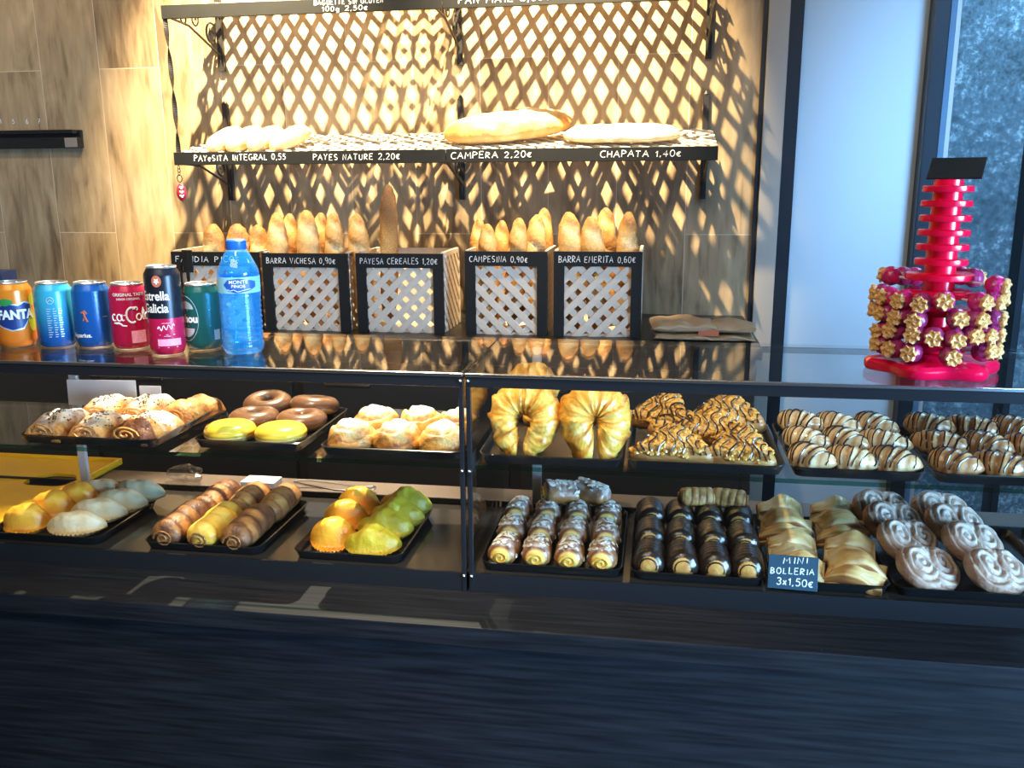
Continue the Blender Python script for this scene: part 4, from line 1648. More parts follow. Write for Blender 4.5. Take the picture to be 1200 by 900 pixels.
# ---- price card
pc = thing('price_card', 'small slate blue price card with white handwriting on the puff slice tray', 'price card', (.204, 1.219, ZFL + .004), (RX(-12), 0, RX(-3)))
M['slate'] = mat('slate_blue_card', (0.020, 0.060, 0.095), 0.5, nscale=25, namt=0.2)
bx(-.034, .034, -.0012, .0012, 0, .048).build('card', M['slate'], pc, False, .0006)
write_chalk('handwriting', 'MINI', -.014, .0365, .036, .0085, pc, -.0015, .0008, 3, M['ink_white'], .08)
write_chalk('handwriting', 'BOLLERIA', -.031, .0215, .062, .0085, pc, -.0015, .0008, 4, M['ink_white'], .03)
write_chalk('handwriting', '3x1,50€', -.022, .006, .052, .0095, pc, -.0015, .0009, 5, M['ink_white'])

# ---- yellow board with a hand hole
yb = thing('yellow_board', 'yellow plastic board with a rim and hand hole behind the pasties', 'board', (-1.27, 1.43, ZFL))
X0, X1, Y0, Y1 = -.18, .176, -.165, .198
hc = (.112, .072)


def board_loop(kind, z):
    out = []
    for k in range(64):
        a = 2 * PI * k / 64
        c, sn = math.cos(a), math.sin(a)
        if kind == 'hole':          # long bean-shaped grip
            p = (hc[0] + .046 * math.copysign(abs(c) ** .6, c), hc[1] + .036 * math.copysign(abs(sn) ** .8, sn) - .010 * c * c)
        else:
            t = min(((X1 if c > 0 else X0) - hc[0]) / c if abs(c) > 1e-6 else 9, ((Y1 if sn > 0 else Y0) - hc[1]) / sn if abs(sn) > 1e-6 else 9)
            p = (hc[0] + t * c, hc[1] + t * sn)
        out.append((Vector((p[0], p[1], z)),))
    return out


G().rings([board_loop('hole', 0), board_loop('edge', 0), board_loop('edge', .006), board_loop('hole', .006), board_loop('hole', 0)], True, False).build('panel', M['yellow'], yb, True, 0, 30)
G().box(X1 - .001, X1 + .007, Y0, Y1, 0, .014).box(X0, X1, Y1 - .001, Y1 + .006, 0, .012).build('rim', M['yellow'], yb, False, .002)

# ---- slips of white paper at the back of the shelf
for (xa, xb, h_, lb) in ((-1.085, -.945, .048, 'wide white paper slip propped behind the sugared puff pastries'), (-.938, -.895, .040, 'narrow white paper slip beside the wider one')):
    o = bx(-(xb - xa) / 2, (xb - xa) / 2, -.0006, .0006, 0, h_).build('paper_slip', M['paper'], None, False)
    o.location = ((xa + xb) / 2, 1.478, ZSH + .001)
    o.rotation_euler = (RX(-4), RX(-1), 0)
    tag(o, lb, 'paper', 'paper slips behind the pastries')

# ---- things lying on the worktop behind the case
wz = CZ + .0265
tg = thing('serving_tongs', 'steel serving tongs lying on the worktop behind the case', 'tongs', (-.60, 1.535, wz), (0, 0, RX(-8)))
for s in (-1, 1):
    g = G()
    g.tube([(-.075, .004 * s, .012), (-.05, .012 * s, .013), (.02, .016 * s, .010), (.06, .010 * s, .009)], .0022, 6)
    g.build('arm', M['steel'], tg)
    g = G()
    for k in range(5):
        a = -1.1 + 2.2 * k / 4
        g.tube([(.060, .010 * s, .010), (.074 + .012 * math.cos(a), .010 * s + .014 * math.sin(a), .010), (.084 + .006 * math.cos(a), .010 * s + .009 * math.sin(a), .010)], .0018, 5)
    g.build('claw', M['steel'], tg)
o = bx(-.034, .034, -.02, .02, 0, .012).build('napkin_stack', M['paper'], None, False, .001)
o.location = (-.745, 1.55, wz)
tag(o, 'small white napkin stack lying between the tongs and the crumpled plastic', 'napkins')
g = G()
rs = []
for i in range(9):
    t = -PI / 2 + PI * i / 8
    rs.append([(Vector((.034 * math.cos(t) * math.cos(a) * (1 + .3 * math.sin(3 * a + i)), .022 * math.cos(t) * math.sin(a), .016 + .016 * math.sin(t) * (1 + .25 * math.cos(4 * a + i)))),) for a in [2 * PI * k / 14 for k in range(14)]])
o = g.rings(rs).build('plastic_bag', M['clear_plastic'], None, False)
o.location = (-.90, 1.55, wz)
tag(o, 'crumpled clear plastic bag on the worktop behind the long rolls', 'bag')


# ------------------------------------------------------------------ drink cans and the bottle
def can_body(t, h, r, mt, z0=0.0, name='printed_body', lower=None):
    prof = [(r * .74, .0015), (r * .80, .0), (r * .86, .0015), (r * .97, .010), (r, .014)]
    zs = h - .017
    prof += [(r, zs), (r * .985, zs + .004), (r * .83, h - .005), (r * .82, h - .003)]
    if lower:
        zc, mt2 = lower
        lo = [p for p in prof if p[1] < zc] + [(r, zc)]
        hi = [(r, zc)] + [p for p in prof if p[1] > zc]
        G().lathe(lo, 40, cap=False).build('lower_band', mt2, t)
        b = G().lathe(hi, 40, cap=False).build(name, mt, t)
    else:
        b = G().lathe(prof, 40, cap=False).build(name, mt, t)
    G().lathe([(r * .70, .0035), (r * .74, .0005), (r * .80, -.0003), (r * .88, .0012)], 40).build('bottom_rim', M['alu'], t)
    lid = G().lathe([(r * .82, h - .0035), (r * .845, h - .0015), (r * .82, h), (r * .79, h - .0005), (r * .77, h - .004), (r * .02, h - .0035)], 40).build('lid', M['alu'], t)
    g = G()
    g.tube([(.004 + .009 * math.cos(a), .006 * math.sin(a), h - .002) for a in [2 * PI * k / 14 for k in range(14)]], .0011, 5, True)
    g.build('pull_tab', M['steel'], lid)
    return b


CR = .0325


def can(name, label, px, py, h, mt, lower=None, slim=1.0):
    p = on_z(px, py - 6, ZT)
    ang = math.atan2(-p.y, -p.x)                # the side turned to the customer
    t = thing(name, label, 'can', (p.x, p.y, ZT + .0008), (0, 0, 0), 'drink cans on the glass case')
    t.scale = (.91 * slim, .91 * slim, .91)
    b = can_body(t, h, CR, mt, lower=lower)
    return t, ang, b


RT = CR + .00035
# orange soda
t, an, b = can('soda_can', 'orange drink can with blue and white lettering, outermost of the row', 22, 411, .118, M['can_orange'])
blob = [(-.040, .052), (-.030, .074), (-.012, .080), (.006, .076), (.018, .081), (.030, .077), (.031, .058), (.022, .050), (.012, .036), (-.006, .033), (-.024, .040)]
wrap_patch('logo_edge', [(x * 1.07, .056 + (z - .056) * 1.12) for x, z in blob], RT, an, M['ink_silver'], t)
wrap_patch('logo_field', blob, RT + .0003, an, M['ink_blue'], t)
wrap_text('logo_letters', 'FANTA', .0195, RT + .0007, an, -.0300, .053, M['ink_white'], t, .0009, 0, 1.02, 1.15)
wrap_patch('leaf', ell(-.014, .083, .013, .0065, 14), RT + .0008, an, M['ink_green'], t)
wrap_patch('fruit_slice', ell(.033, .047, .010, .020, 16), RT + .0001, an, M['ink_lime'], t)
wrap_patch('fruit_slice', ell(.036, .085, .008, .012, 16), RT + .0001, an, M['ink_lime'], t)
# turquoise can
t, an, b = can('soda_can', 'drink can fading from turquoise to blue, second in the row', 69, 411, .117, M['can_sky'])
g = G()
for k, (x, w_) in enumerate(((-.014, .008), (-.003, .006), (.006, .006))):
    for q in range(13):
        zz = .020 + q * .0042
        wrap(g, [(x, zz), (x + w_ * (.6 + .4 * ((q * 7 + k) % 5) / 4), zz), (x + w_ * (.6 + .4 * ((q * 7 + k) % 5) / 4), zz + .0013), (x, zz + .0013)], [(0, 1, 2, 3)], RT, an, 0, 0)
g.build('fine_print', M['ink_silver'], t, False)
wrap_strokes('emblem', [ell(-.006, .086, .006, .006, 14) + [(0, .086)], [(-.010, .084), (-.006, .088), (-.002, .084)]], RT, an, .0006, M['ink_silver'], t)
# royal blue can
t, an, b = can('soda_can', 'royal blue drink can with small white lettering low down', 113, 411, .117, M['can_blue'])
wrap_text('logo_letters', 'Aquarius.', .0105, RT, an, -.0455, .020, M['ink_white'], t, .0003, .1)
wrap_strokes('emblem', [([(-.020, .064), (-.014, .068), (-.010, .062)], .0018), ([(-.016, .066), (-.014, .056), (-.010, .048)], .002), ([(-.015, .056), (-.018, .050)], .0014)], RT, an, .0016, M['ink_rust'], t)
wrap_patch('fine_print', [(.016, .055), (.026, .055), (.026, .056), (.016, .056)], RT, an, M['ink_silver'], t)
# crimson cola can
t, an, b = can('soda_can', 'crimson drink can with flowing white script', 156, 413, .117, M['can_red'])
wrap_text('top_line', 'ORIGINAL TASTE', .0075, RT, an, -.028, .096, M['ink_white'], t, .0002)
wrap_text('top_line', 'SABOR ORIGINAL', .0052, RT, an, -.021, .089, M['ink_white'], t, .0001)
cz = .052


def sc_(pts, dx, k=1.0):
    return [(dx + x * k, cz + z * k) for x, z in pts]


strokes = [
    (sc_(arc(.005, .006, .0048, .0058, 60, 310, 9), -.034), .0013),
    (sc_(arc(.005, .006, .0045, .0058, 40, 400, 10) + [(.0105, .001)], -.0235), .0013), (sc_([(.0100, .0118), (.0095, .003), (.0115, .0005), (.014, .002)], -.0235), .0013),
    (sc_([(-.002, .010), (.003, .011)], -.0085), .0009),
    (sc_(arc(.010, .010, .0095, .0135, 55, 300, 12), -.006), .0018), (sc_(arc(.016, .021, .004, .003, 200, -60, 7), -.006), .0012),
    (sc_(arc(.005, .006, .0046, .0058, 90, 450, 10), .0105), .0013),
    (sc_([(0, .004), (.005, .016), (.0035, .022), (.001, .014), (.0025, .001), (.005, .001)], .0215), .0012),
    (sc_(arc(.005, .006, .0045, .0058, 40, 400, 10), .0275), .0013),
    (sc_([(-.004, -.004), (.006, -.003), (.012, -.008), (.020, -.009)], -.026), .0013), (sc_([(.0, -.0045), (.007, -.004), (.012, -.007)], -.026), .0016)]
wrap_strokes('script_logo', strokes, RT, an, .0012, M['ink_white'], t)
wrap_patch('barcode_panel', [(.000, .012), (.026, .012), (.026, .034), (.000, .034)], RT, an, M['ink_pink'], t)
# tall black and crimson beer can
t, an, b = can('beer_can', 'tall black and crimson beer can, the highest of the row', 198, 420, .152, M['can_black'], (.064, M['can_red']), .92)
wrap_text('logo_letters', 'Estrella', .0205, RT, an, -.0465, .096, M['ink_white'], t, .0004, 0, .92, 1.05)
wrap_text('logo_letters', 'Galicia', .0205, RT, an, -.0445, .075, M['ink_white'], t, .0004, 0, .92, 1.05)
wrap_patch('round_emblem', ell(-.011, .128, .0090, .0100, 20), RT, an, M['ink_rust'], t)
wrap_patch('emblem_star', [(-.011 + (.006 if k % 2 else .0028) * math.cos(k * PI / 5 + .3), .128 + (.006 if k % 2 else .0028) * math.sin(k * PI / 5 + .3)) for k in range(10)], RT + .0003, an, M['ink_white'], t)
wrap_strokes('script_line', [sc2 for sc2 in ([(-.016 + k * .0016, .047 + .0042 * math.sin(k * 1.15) + k * .0002) for k in range(20)],)], RT, an, .0008, M['ink_white'], t)
g = G()
for zz, x0, x1 in ((.056, -.008, .006), (.036, -.014, .014), (.0335, -.006, .006), (.014, -.018, .018)):
    wrap(g, [(x0, zz), (0, zz), (x1, zz), (x1, zz + .0008), (0, zz + .0008), (x0, zz + .0008)], [(0, 1, 4, 5), (1, 2, 3, 4)], RT, an, 0, 0)
g.build('fine_print', M['ink_silver'], t, False)
wrap_patch('barcode_panel', [(-.018, .017), (.026, .017), (.026, .029), (-.018, .029)], RT, an, M['ink_pink'], t)
# dark green beer can
t, an, b = can('beer_can', 'dark green beer can with white ovals, beside the water bottle', 241, 414, .117, M['can_green'])
wrap_text('logo_letters', 'mahou', .0185, RT + .0002, an, -.0600, .051, M['ink_white'], t, .0008)
wrap_patch('white_arch', ell(-.034, .074, .018, .014, 14, 0, 180), RT, an, M['ink_silver'], t)
wrap_patch('white_arch', ell(-.034, .040, .018, .016, 14, 180, 360), RT, an, M['ink_silver'], t)
wrap_strokes('ring_lines', [ell(-.034, .057, .026, .040, 30) + [(-.008, .057)], [(-.03, .072), (.012, .072)], [(-.03, .044), (.012, .044)]], RT, an, .0004, M['ink_silver'], t)
g = G()
for q in range(9):
    wrap(g, [(.018 + q * .0014, .018), (.0186 + q * .0014, .018), (.0186 + q * .0014, .036), (.018 + q * .0014, .036)], [(0, 1, 2, 3)], RT, an, 0, 0)
g.build('fine_print', M['ink_silver'], t, False)

# water bottle
p = on_z(286, 413, ZT)
an = math.atan2(-p.y, -p.x)
t = thing('water_bottle', 'blue plastic water bottle with blue cap standing beside the green can', 'bottle', (p.x, p.y, ZT + .0008))
t.scale = (.97, .97, .855)
BR = .0330
prof = [(.012, .004), (.022, .0), (.028, .001), (BR - .001, .008), (BR, .014)]
for k in range(9):
    z = .018 + k * .0098
    prof += [(BR, z), (BR - .0016, z + .003), (BR - .0016, z + .0055), (BR, z + .0085)]
prof += [(BR, .108), (BR, .112), (BR - .0008, .114), (BR - .0008, .142), (BR, .144), (BR - .001, .152), (BR - .006, .166), (.019, .184), (.0145, .190), (.0135, .194), (.0135, .204)]
G().lathe(prof, 48, cap=False).build('bottle_body', M['bottle'], t)
G().lathe([(.010, .006), (.020, .003), (BR - .003, .012), (BR - .003, .148), (BR - .009, .166), (.003, .1661)], 40).build('water', M['water'], t)
g = G()
rs = []
for i, z in enumerate((.190, .191, .206, .208)):
    rr = (.0150, .0155, .0155, .013)[i]
    rs.append([(Vector(((rr + (.0005 if k % 2 else 0)) * math.cos(2 * PI * k / 60), (rr + (.0005 if k % 2 else 0)) * math.sin(2 * PI * k / 60), z)),) for k in range(60)])
g.rings(rs).build('cap', M['cap_blue'], t)
g = G().lathe([(BR + .0002, .1135), (BR + .0002, .1425)], 48, cap=False)
g.build('label_band', M['label_blue'], t)
wrap_patch('label_shield', [(-.026, .129), (-.018, .138), (0, .1405), (.018, .137), (.028, .134), (.028, .124), (.014, .117), (-.006, .114), (-.018, .118)], BR + .0005, an, M['label_deep'], t)
wrap_text('label_letters', 'MONTE', .0088, BR + .0009, an, -.0165, .1312, M['ink_white'], t, .00005)
wrap_text('label_letters', 'PINOS', .0078, BR + .0009, an, -.0125, .1238, M['ink_white'], t, .00005)
wrap_strokes('label_line', [[(-.019, .1205), (-.014, .1182), (-.009, .1205), (-.003, .1165), (.008, .1195), (.018, .1212)]], BR + .0008, an, .0005, M['ink_white'], t)

# ------------------------------------------------------------------ lollipop stand
LX, LY = .388, 1.318
ls = thing('lollipop_stand', 'red plastic lollipop stand with ringed column on the glass case', 'display stand', (LX, LY, ZT + .0005))
g = G()
rs = []
for rr, z in ((.97, 0), (1.0, .004), (1.0, .012), (.94, .017), (.45, .024), (.32, .030)):
    row = []
    for k in range(72):
        a = 2 * PI * k / 72
        R = .082 * rr * (1 + .10 * math.cos(6 * a) * (1 if rr > .9 else .3))
        row.append((Vector((R * math.cos(a), R * math.sin(a), z)),))
    rs.append(row)
g.rings(rs).build('petal_base', M['red_deep'], ls, True, 0, 35)
G().lathe([(.026, .024), (.0225, .030), (.0205, .12), (.0185, .262), (.0150, .263)], 24).build('column', M['red_plastic'], ls)
levels = [.030, .055, .080, .104, .128, .148, .168, .1875, .207, .2265, .246]
for i, z in enumerate(levels):
    R = .036 - .0004 * i if i > 4 else .044
    disc = G().lathe([(.016, z), (R, z), (R + .0005, z + .0015), (R, z + .0075), (R - .002, z + .0085), (.016, z + .0085)], 28, cap=False)
    disc.build('ring_shelf', M['red_plastic'], ls)
cd = bx(-.034, .034, -.022, .022, -.0015, .0015)
o = cd.build('top_card', M['board'], ls, False, .0008)
o.location = (.008, .0, .277)
o.rotation_euler = (RX(38), RX(0), RX(-24))


def lolly(mt):
    """lollipop along local x: stick from the column, wrapped ball, twisted gold end"""
    t = thing('lollipop', '', 'lollipop', group='wrapped lollipops in the red stand')
    G().tube([(0, 0, 0), (.034, 0, 0)], .0016, 6).build('stick', M['stick'], t)
    g = G()
    g.ball((.044, 0, 0), .0128, .0128, .0128, 14, 10)
    g.build('wrapped_ball', mt, t)
    g = G()
    rs = []
    for i, (x, r) in enumerate(((.0525, .0085), (.0560, .0098), (.0590, .0085), (.0575, .0050), (.0592, .0015))):
        rs.append([(Vector((x + .0012 * math.sin(5 * a + i), r * (1 + .16 * math.cos(7 * a + i)) * math.cos(a), r * (1 + .16 * math.cos(7 * a + i)) * math.sin(a))),) for a in [2 * PI * k / 28 for k in range(28)]])
    g.rings(rs).build('gold_wrapper_end', M['foil'], t)
    return t


Lp = [Stock(lolly(M['lolly'])), Stock(lolly(M['lolly_pink']))]
RL = .054
rows_l = [
    (.024, 'lowest ring', [(1029, 407, 0), (1047, 411, 0), (1072, 415, 0), (1124, 418, 0), (1167, 414, 0), (1176, 408, 0)]),
    (.047, 'second ring from the base', [(1029, 388, 0), (1046, 390, 0), (1074, 394, 0), (1099, 395, 0), (1127, 397, 0), (1148, 395, 0), (1165, 392, 0), (1178, 390, 0)]),
    (.070, 'third ring from the base', [(1016, 363, 0), (1031, 366, 0), (1051, 372, 0), (1074, 374, 0), (1128, 375, 0), (1153, 373, 0), (1178, 370, 0)]),
    (.093, 'fourth ring from the base', [(1017, 342, 0), (1032, 348, 0), (1053, 349, 0), (1079, 352, 0), (1108, 359, 0), (1155, 353, 0), (1172, 350, 0), (1184, 346, 0)]),
    (.114, 'fifth ring from the base', [(1028, 333, 1), (1045, 332, 1), (1062, 332, 1), (1176, 327, 0), (1130, 335, 1), (1148, 338, 1)])]
i = 0
order = ('first', 'second', 'third', 'fourth', 'fifth', 'sixth', 'seventh', 'eighth')
for z, ring, pts in rows_l:
    for q, (px, py, back) in enumerate(sorted(pts)):
        s = max(-.97, min(.97, (px - 1099) / 81.0))
        # angle round the column, measured from the direction to the customer
        b = math.asin(s)
        if back:
            b = PI - b
        base = math.atan2(-LY, -LX)
        a = base + b
        k = (i * 37 % 7 - 3) / 3
        c, sn = math.cos(a), math.sin(a)
        Lp[(i * 5 + q) % 2 if i % 3 else 0].put((LX + .024 * c, LY + .024 * sn, ZT + z + .012 + .003 * k), (RX(40 * k), RX(6 * k), a),
                                             'wrapped lollipop in the %s, %s counting towards the window' % (ring, order[q]), 1.10)
        i += 1


# ------------------------------------------------------------------ bread shelves on the wall
def lattice(g, w, h, sp, sw, th, mtx, dirs=(1, -1), z0=0.0):
    """two crossed layers of diagonal slats clipped to a w x h rectangle in the local xy plane"""
    for li, d in enumerate(dirs):
        zz = z0 + li * th
        diag = sp * math.sqrt(2)
        n = int((w + h) / diag) + 2
        for k in range(-1, n + 1):
            c = k * diag - (0 if d > 0 else 0)
            # centre line: x - d*y = const
            # for d=+1: x = c - h + y ; for d=-1: x = c - y
            pts = []

            def line(off):
                # returns the clipped segment of the shifted centre line
                o_ = off * math.sqrt(2)
                if d > 0:
                    f = lambda y: c - h + y + o_
                    y0, y1 = max(0, h - c - o_), min(h, w + h - c - o_)
                else:
                    f = lambda y: c - y + o_
                    y0, y1 = max(0, c + o_ - w), min(h, c + o_)
                return (f(y0), y0), (f(y1), y1), y1 - y0
            a, b, l1 = line(-sw / 2)
            a2, b2, l2 = line(sw / 2)
            if l1 <= 0.002 or l2 <= 0.002:
                continue
            q = [a, a2, b2, b]
            lo = [(mtx @ Vector((x, y, zz)),) for x, y in q]
            hi = [(mtx @ Vector((x, y, zz + th)),) for x, y in q]
            g.rings([lo, hi])
    return g


YS = 2.330           # front board of the shelves
DEP = YW - YS
RISE = 0.062


def scroll(g, x, y, z, r, a0, turns, rad, s=1):
    pts = []
    for k in range(26):
        f = k / 25
        rr = r * (1 - .8 * f)
        a = math.radians(a0) + s * turns * 2 * PI * f
        pts.append((x, y + rr * math.cos(a), z + rr * math.sin(a)))
    g.tube(pts, rad, 5)


def shelf(x0, x1, zb, texts, label, brk, seed):
    """sloping slatted shelf with a black chalkboard edge in front, on scrolled iron brackets; zb is the bottom of the board"""
    t = thing('bread_shelf', label, 'shelf', ((x0 + x1) / 2, YS, zb), group='slatted bread shelves')
    w = x1 - x0
    hb = .034
    bd = bx(-w / 2, w / 2, -.008, 0, 0, hb).build('front_board', M['board'], t, False, .001)
    for (txt, xa, wid, z0, h, tl) in texts:
        write_chalk('handwriting', txt, xa - (x0 + x1) / 2, z0, wid, h, bd, -.0085, .0012, seed + len(txt), None, tl)
    sl = math.atan2(RISE, DEP)
    mtx = Matrix.Translation((-w / 2, .002, hb - .010)) @ Matrix.Rotation(sl, 4, 'X')
    g = lattice(G(), w, DEP / math.cos(sl) - .012, .0342, .0118, .0035, mtx)
    g.build('slat_lattice', M['slat'], t, False)
    for bxp in brk:
        X = bxp - (x0 + x1) / 2
        yb_ = DEP - .008
        g = G()
        g.box(X - .008, X + .008, yb_ - .008, yb_ + .006, -.10, hb + RISE + .085)
        g.tube([(X, yb_ - .001, hb + RISE + .085), (X, yb_ - .001, hb + RISE + .096)], [.0095, .003], 8)
        g.build('bracket_bar', M['iron'], t, False)
        g = G()
        g.tube([(X, .004, hb - .016), (X, yb_, hb - .016 + RISE)], .0045, 6)
        g.tube([(X, .012, hb - .030), (X, .10, hb - .034), (X, yb_ - .012, -.055), (X, yb_ - .004, -.095)], .0035, 6)
        scroll(g, X, .075, hb - .020, .020, 90, 1.3, .0025)
        scroll(g, X, .135, hb - .012, .024, 90, 1.3, .0025, -1)
        scroll(g, X, yb_ - .055, -.005, .034, 60, 1.4, .003)
        g.build('scroll_bracket', M['iron'], t)
    return t


XL, XM, XR = -1.302, -0.546, 0.142
ZM, ZU = 1.664, 2.037
# widths below are where the words stand on the boards, in metres along x
shelf(XL, XM - .001, ZM, [('PAYeSITA INTEGRAL 0,55', -1.243, .265, .010, .0145, .01), ('PAYES NATURE 2,20€', -.905, .240, .010, .0145, .0)], 'slatted shelf with small rolls and chalked edge, middle height, over the first baskets', (XL + .018,), 1)
shelf(XM + .001, XR, ZM, [('CAMPERA 2,20€', -.532, .215, .010, .0145, .01), ('CHAPATA 1,40€', -.148, .205, .010, .0145, .0)], 'slatted shelf with a big loaf and ciabatta, middle height, over the last baskets', (XM - .02, XR - .020), 2)
shelf(XL, XM - .001, ZU, [('BAGUETTE SIN GLUTEN', -.880, .185, .0195, .011, .0), ('100g 2,50€', -.86, .125, .004, .011, .0)], 'high shelf edge chalked with a gluten free baguette price', (XL + .018,), 3)
shelf(XM + .001, XR, ZU, [('PAN MAIZ 3,00€', -.505, .235, .010, .0165, .0)], 'high shelf edge chalked with a corn bread price', (XM - .02, XR - .020), 4)

# twisted hanger between the two boards and the charm under it
g = G()
rs = []
za, zb_ = ZM + .034, ZU
for i in range(61):
    f = i / 60
    a = f * 3.2 * PI
    z = zb_ + (za - zb_) * f
    w_ = .0062
    c, s = math.cos(a), math.sin(a)
    X, Y = XL + .008 + .006 * math.sin(f * 2), YS - .004
    rs.append([(Vector((X + dx * c - dy * s, Y + dx * s + dy * c, z)),) for dx, dy in ((-w_, -.0012), (w_, -.0012), (w_, .0012), (-w_, .0012))])
o = g.rings(rs).build('twisted_hanger', M['iron'], None, False)
tag(o, 'twisted black iron strap between the two shelf ends beside the plank wall', 'strap')
kc = thing('keyring_charm', 'small red and white charm hanging on a clasp below the shelf end', 'charm', (XL + .010, YS - .004, ZM))
g = G()
for k in range(3):
    g.tube([(.0035 * math.cos(a) * (1 if k % 2 else .3), .0035 * math.cos(a) * (.3 if k % 2 else 1), -.006 - k * .008 + .0055 * math.sin(a)) for a in [2 * PI * q / 12 for q in range(12)]], .0010, 5, True)
g.build('chain', M['iron'], kc)
G().tube([(.007 * math.cos(a), 0, -.035 + .010 * math.sin(a)) for a in [2 * PI * q / 16 for q in range(16)]], .0014, 5, True).build('clasp', M['iron'], kc)
ch = G().ball((.002, 0, -.072), .014, .008, .024, 16, 12).build('charm_body', M['ink_red'], kc)
g = G()
for k in range(3):
    g.tube([(.004 + .011 * (q / 8 - .3), -.0085 + .002 * abs(q - 4) / 4, -.060 - k * .011 + .003 * math.sin(q)) for q in range(9)], .0022, 6)
g.build('white_drip', M['ink_white'], ch)

# ---- breads on the middle shelves
gp = 'small rolls on the upper slatted shelf'


def small_roll(label, seed):
    def bake(u, a, ph):
        s = abs(math.cos(a) * .6 + u * .5)
        return .42 - .38 * max(0, 1 - s * 6) * (math.sin(a) > 0) + .12 * nz((u, a, seed), 2)
    g = spindle(.128, .028, .030, 30, 20, 3.0, 2, 0, 0, 0, 0, .7, .06, bake, None, seed)
    o = g.build('bread_roll', M['white_loaf'], None, True, 0, 180)
    return tag(o, label, 'bread', gp)


SR = [Stock(small_roll('', 1), gp), Stock(small_roll('', 2), gp)]
sl = math.atan2(RISE, DEP)
for k, (px, lb) in enumerate(((268, 'outermost'), (291, 'second from the shelf end'), (315, 'third from the shelf end'), (344, 'fourth and lowest leaning'))):
    pnt = on_y(px, 170, YS + .075)
    zz = ZM + .034 - .003 + (pnt.y - YS) / DEP * RISE
    SR[k % 2].put((pnt.x, pnt.y, zz), (RX(2), RX(-24), RX((62, 58, 62, 45)[k])), 'golden split roll on the upper slatted shelf, %s' % lb)


def cam_bake(u, a, ph):
    return .22 + .4 * max(0, -math.cos(a)) + .3 * abs(u) ** 4 + .2 * nz((u * 3, a, 1), 1.5)


o = spindle(.345, .062, .050, 40, 24, 3.2, 2, 0, 0, 0, .015, .6, .10, cam_bake, None, 4).build('country_loaf', M['white_loaf'], None, True, 0, 180)
pnt = on_y(597, 170, YS + .120)
o.location = (pnt.x, pnt.y, ZM + .034 - .002 + (pnt.y - YS) / DEP * RISE)
o.rotation_euler = (RX(10), RX(-6), RX(12))
tag(o, 'large floury country loaf lying along the upper slatted shelf', 'bread')
o = spindle(.300, .058, .028, 40, 24, 4.5, 2, 0, 0, 0, .0, .6, .12, lambda u, a, ph: .12 + .3 * abs(u) ** 5 + .2 * nz((u * 3, a, 2), 1.5), None, 6).build('ciabatta_loaf', M['white_loaf'], None, True, 0, 180)
pnt = on_y(728, 172, YS + .085)
o.location = (pnt.x, pnt.y, ZM + .034 - .002 + (pnt.y - YS) / DEP * RISE)
o.rotation_euler = (RX(11), 0, RX(-2))
tag(o, 'long flat pale ciabatta lying at the window end of the slatted shelf', 'bread')

# ------------------------------------------------------------------ bread baskets on the cabinet
gpb = 'lattice bread baskets with chalkboard fronts'
YBK = 2.200


def basket(x0, x1, z1, text, tw, label, seed, side=True, dirs=(-1, 1), tx=.012):
    w = x1 - x0
    h = z1 - CABZ
    d = .20
    t = thing('bread_basket', label, 'basket', ((x0 + x1) / 2, YBK, CABZ + .0005), (0, 0, 0), gpb)
    tb, sb = .036, .026
    g = G().box(-w / 2, w / 2, 0, .010, h - tb, h).box(-w / 2, -w / 2 + sb, 0, .010, 0, h - tb).box(w / 2 - sb, w / 2, 0, .010, 0, h - tb)
    fr = g.build('front_frame', M['board'], t, False)
    write_chalk('handwriting', text, -w / 2 + tx, h - .026, tw, .0145, fr, -.0006, .00085, seed)
    mtx = Matrix.Translation((-w / 2 + sb - .004, .011, 0)) @ Matrix.Rotation(PI / 2, 4, 'X')
    lattice(G(), w - 2 * sb + .008, h - tb + .004, .0300, .0165, .0030, mtx, dirs, 0).build('front_lattice', M['beige_slat'], t, False)
    for s in (-1, 1):
        g = G()
        mx = Matrix.Translation((s * (w / 2 - .002) - (.003 if s > 0 else 0), .010, 0)) @ Matrix.Rotation(PI / 2, 4, 'Z') @ Matrix.Rotation(PI / 2, 4, 'X')
        lattice(g, d - .01, h - .002, .0260, .0150, .0025, mx)
        g.build('side_lattice', M['beige_slat'], t, False)
    G().box(-w / 2, w / 2, d - .008, d, 0, h).build('back_board', M['beige_slat'], t, False)
    G().box(-w / 2 + .003, w / 2 - .003, .012, d - .008, 0, .006).build('base_board', M['beige_slat'], t, False)
    for xa in (-w / 2, w / 2 - .008):
        G().box(xa, xa + .008, .0105, d - .0085, h - .010, h + .003).build('top_strip', M['beige_slat'], t, False, .001)
    return t


b1 = basket(-1.266, -1.022, 1.440, 'FA IDIA PICOS', .185, 'lattice bread basket half hidden behind the tall beer can and bottle', 11)
cl = G().box(-.088, -.060, -.006, -.0005, .150, .209).box(-.079, -.069, -.008, -.006, .10, .209)
cl.build('black_clip', M['iron'], b1, False, .001)
basket(-1.012, -.781, 1.438, 'BARRA ViCHESA 0,90€', .190, 'lattice bread basket behind the water bottle, holding pale baguettes', 12)
basket(-.759, -.531, 1.439, 'PAYESA CEREALES 1,20€', .205, 'lattice bread basket with one dark seeded loaf', 13)
basket(-.474, -.266, 1.446, 'CAMPESINA 0,90€', .150, 'lattice bread basket holding short rustic loaves, behind the seam of the cases', 14, True, (1, -1))
basket(-.250, -.034, 1.447, 'BARRA EMERITA 0,60€', .190, 'lattice bread basket beside the paper bags, holding smooth baguettes', 15)

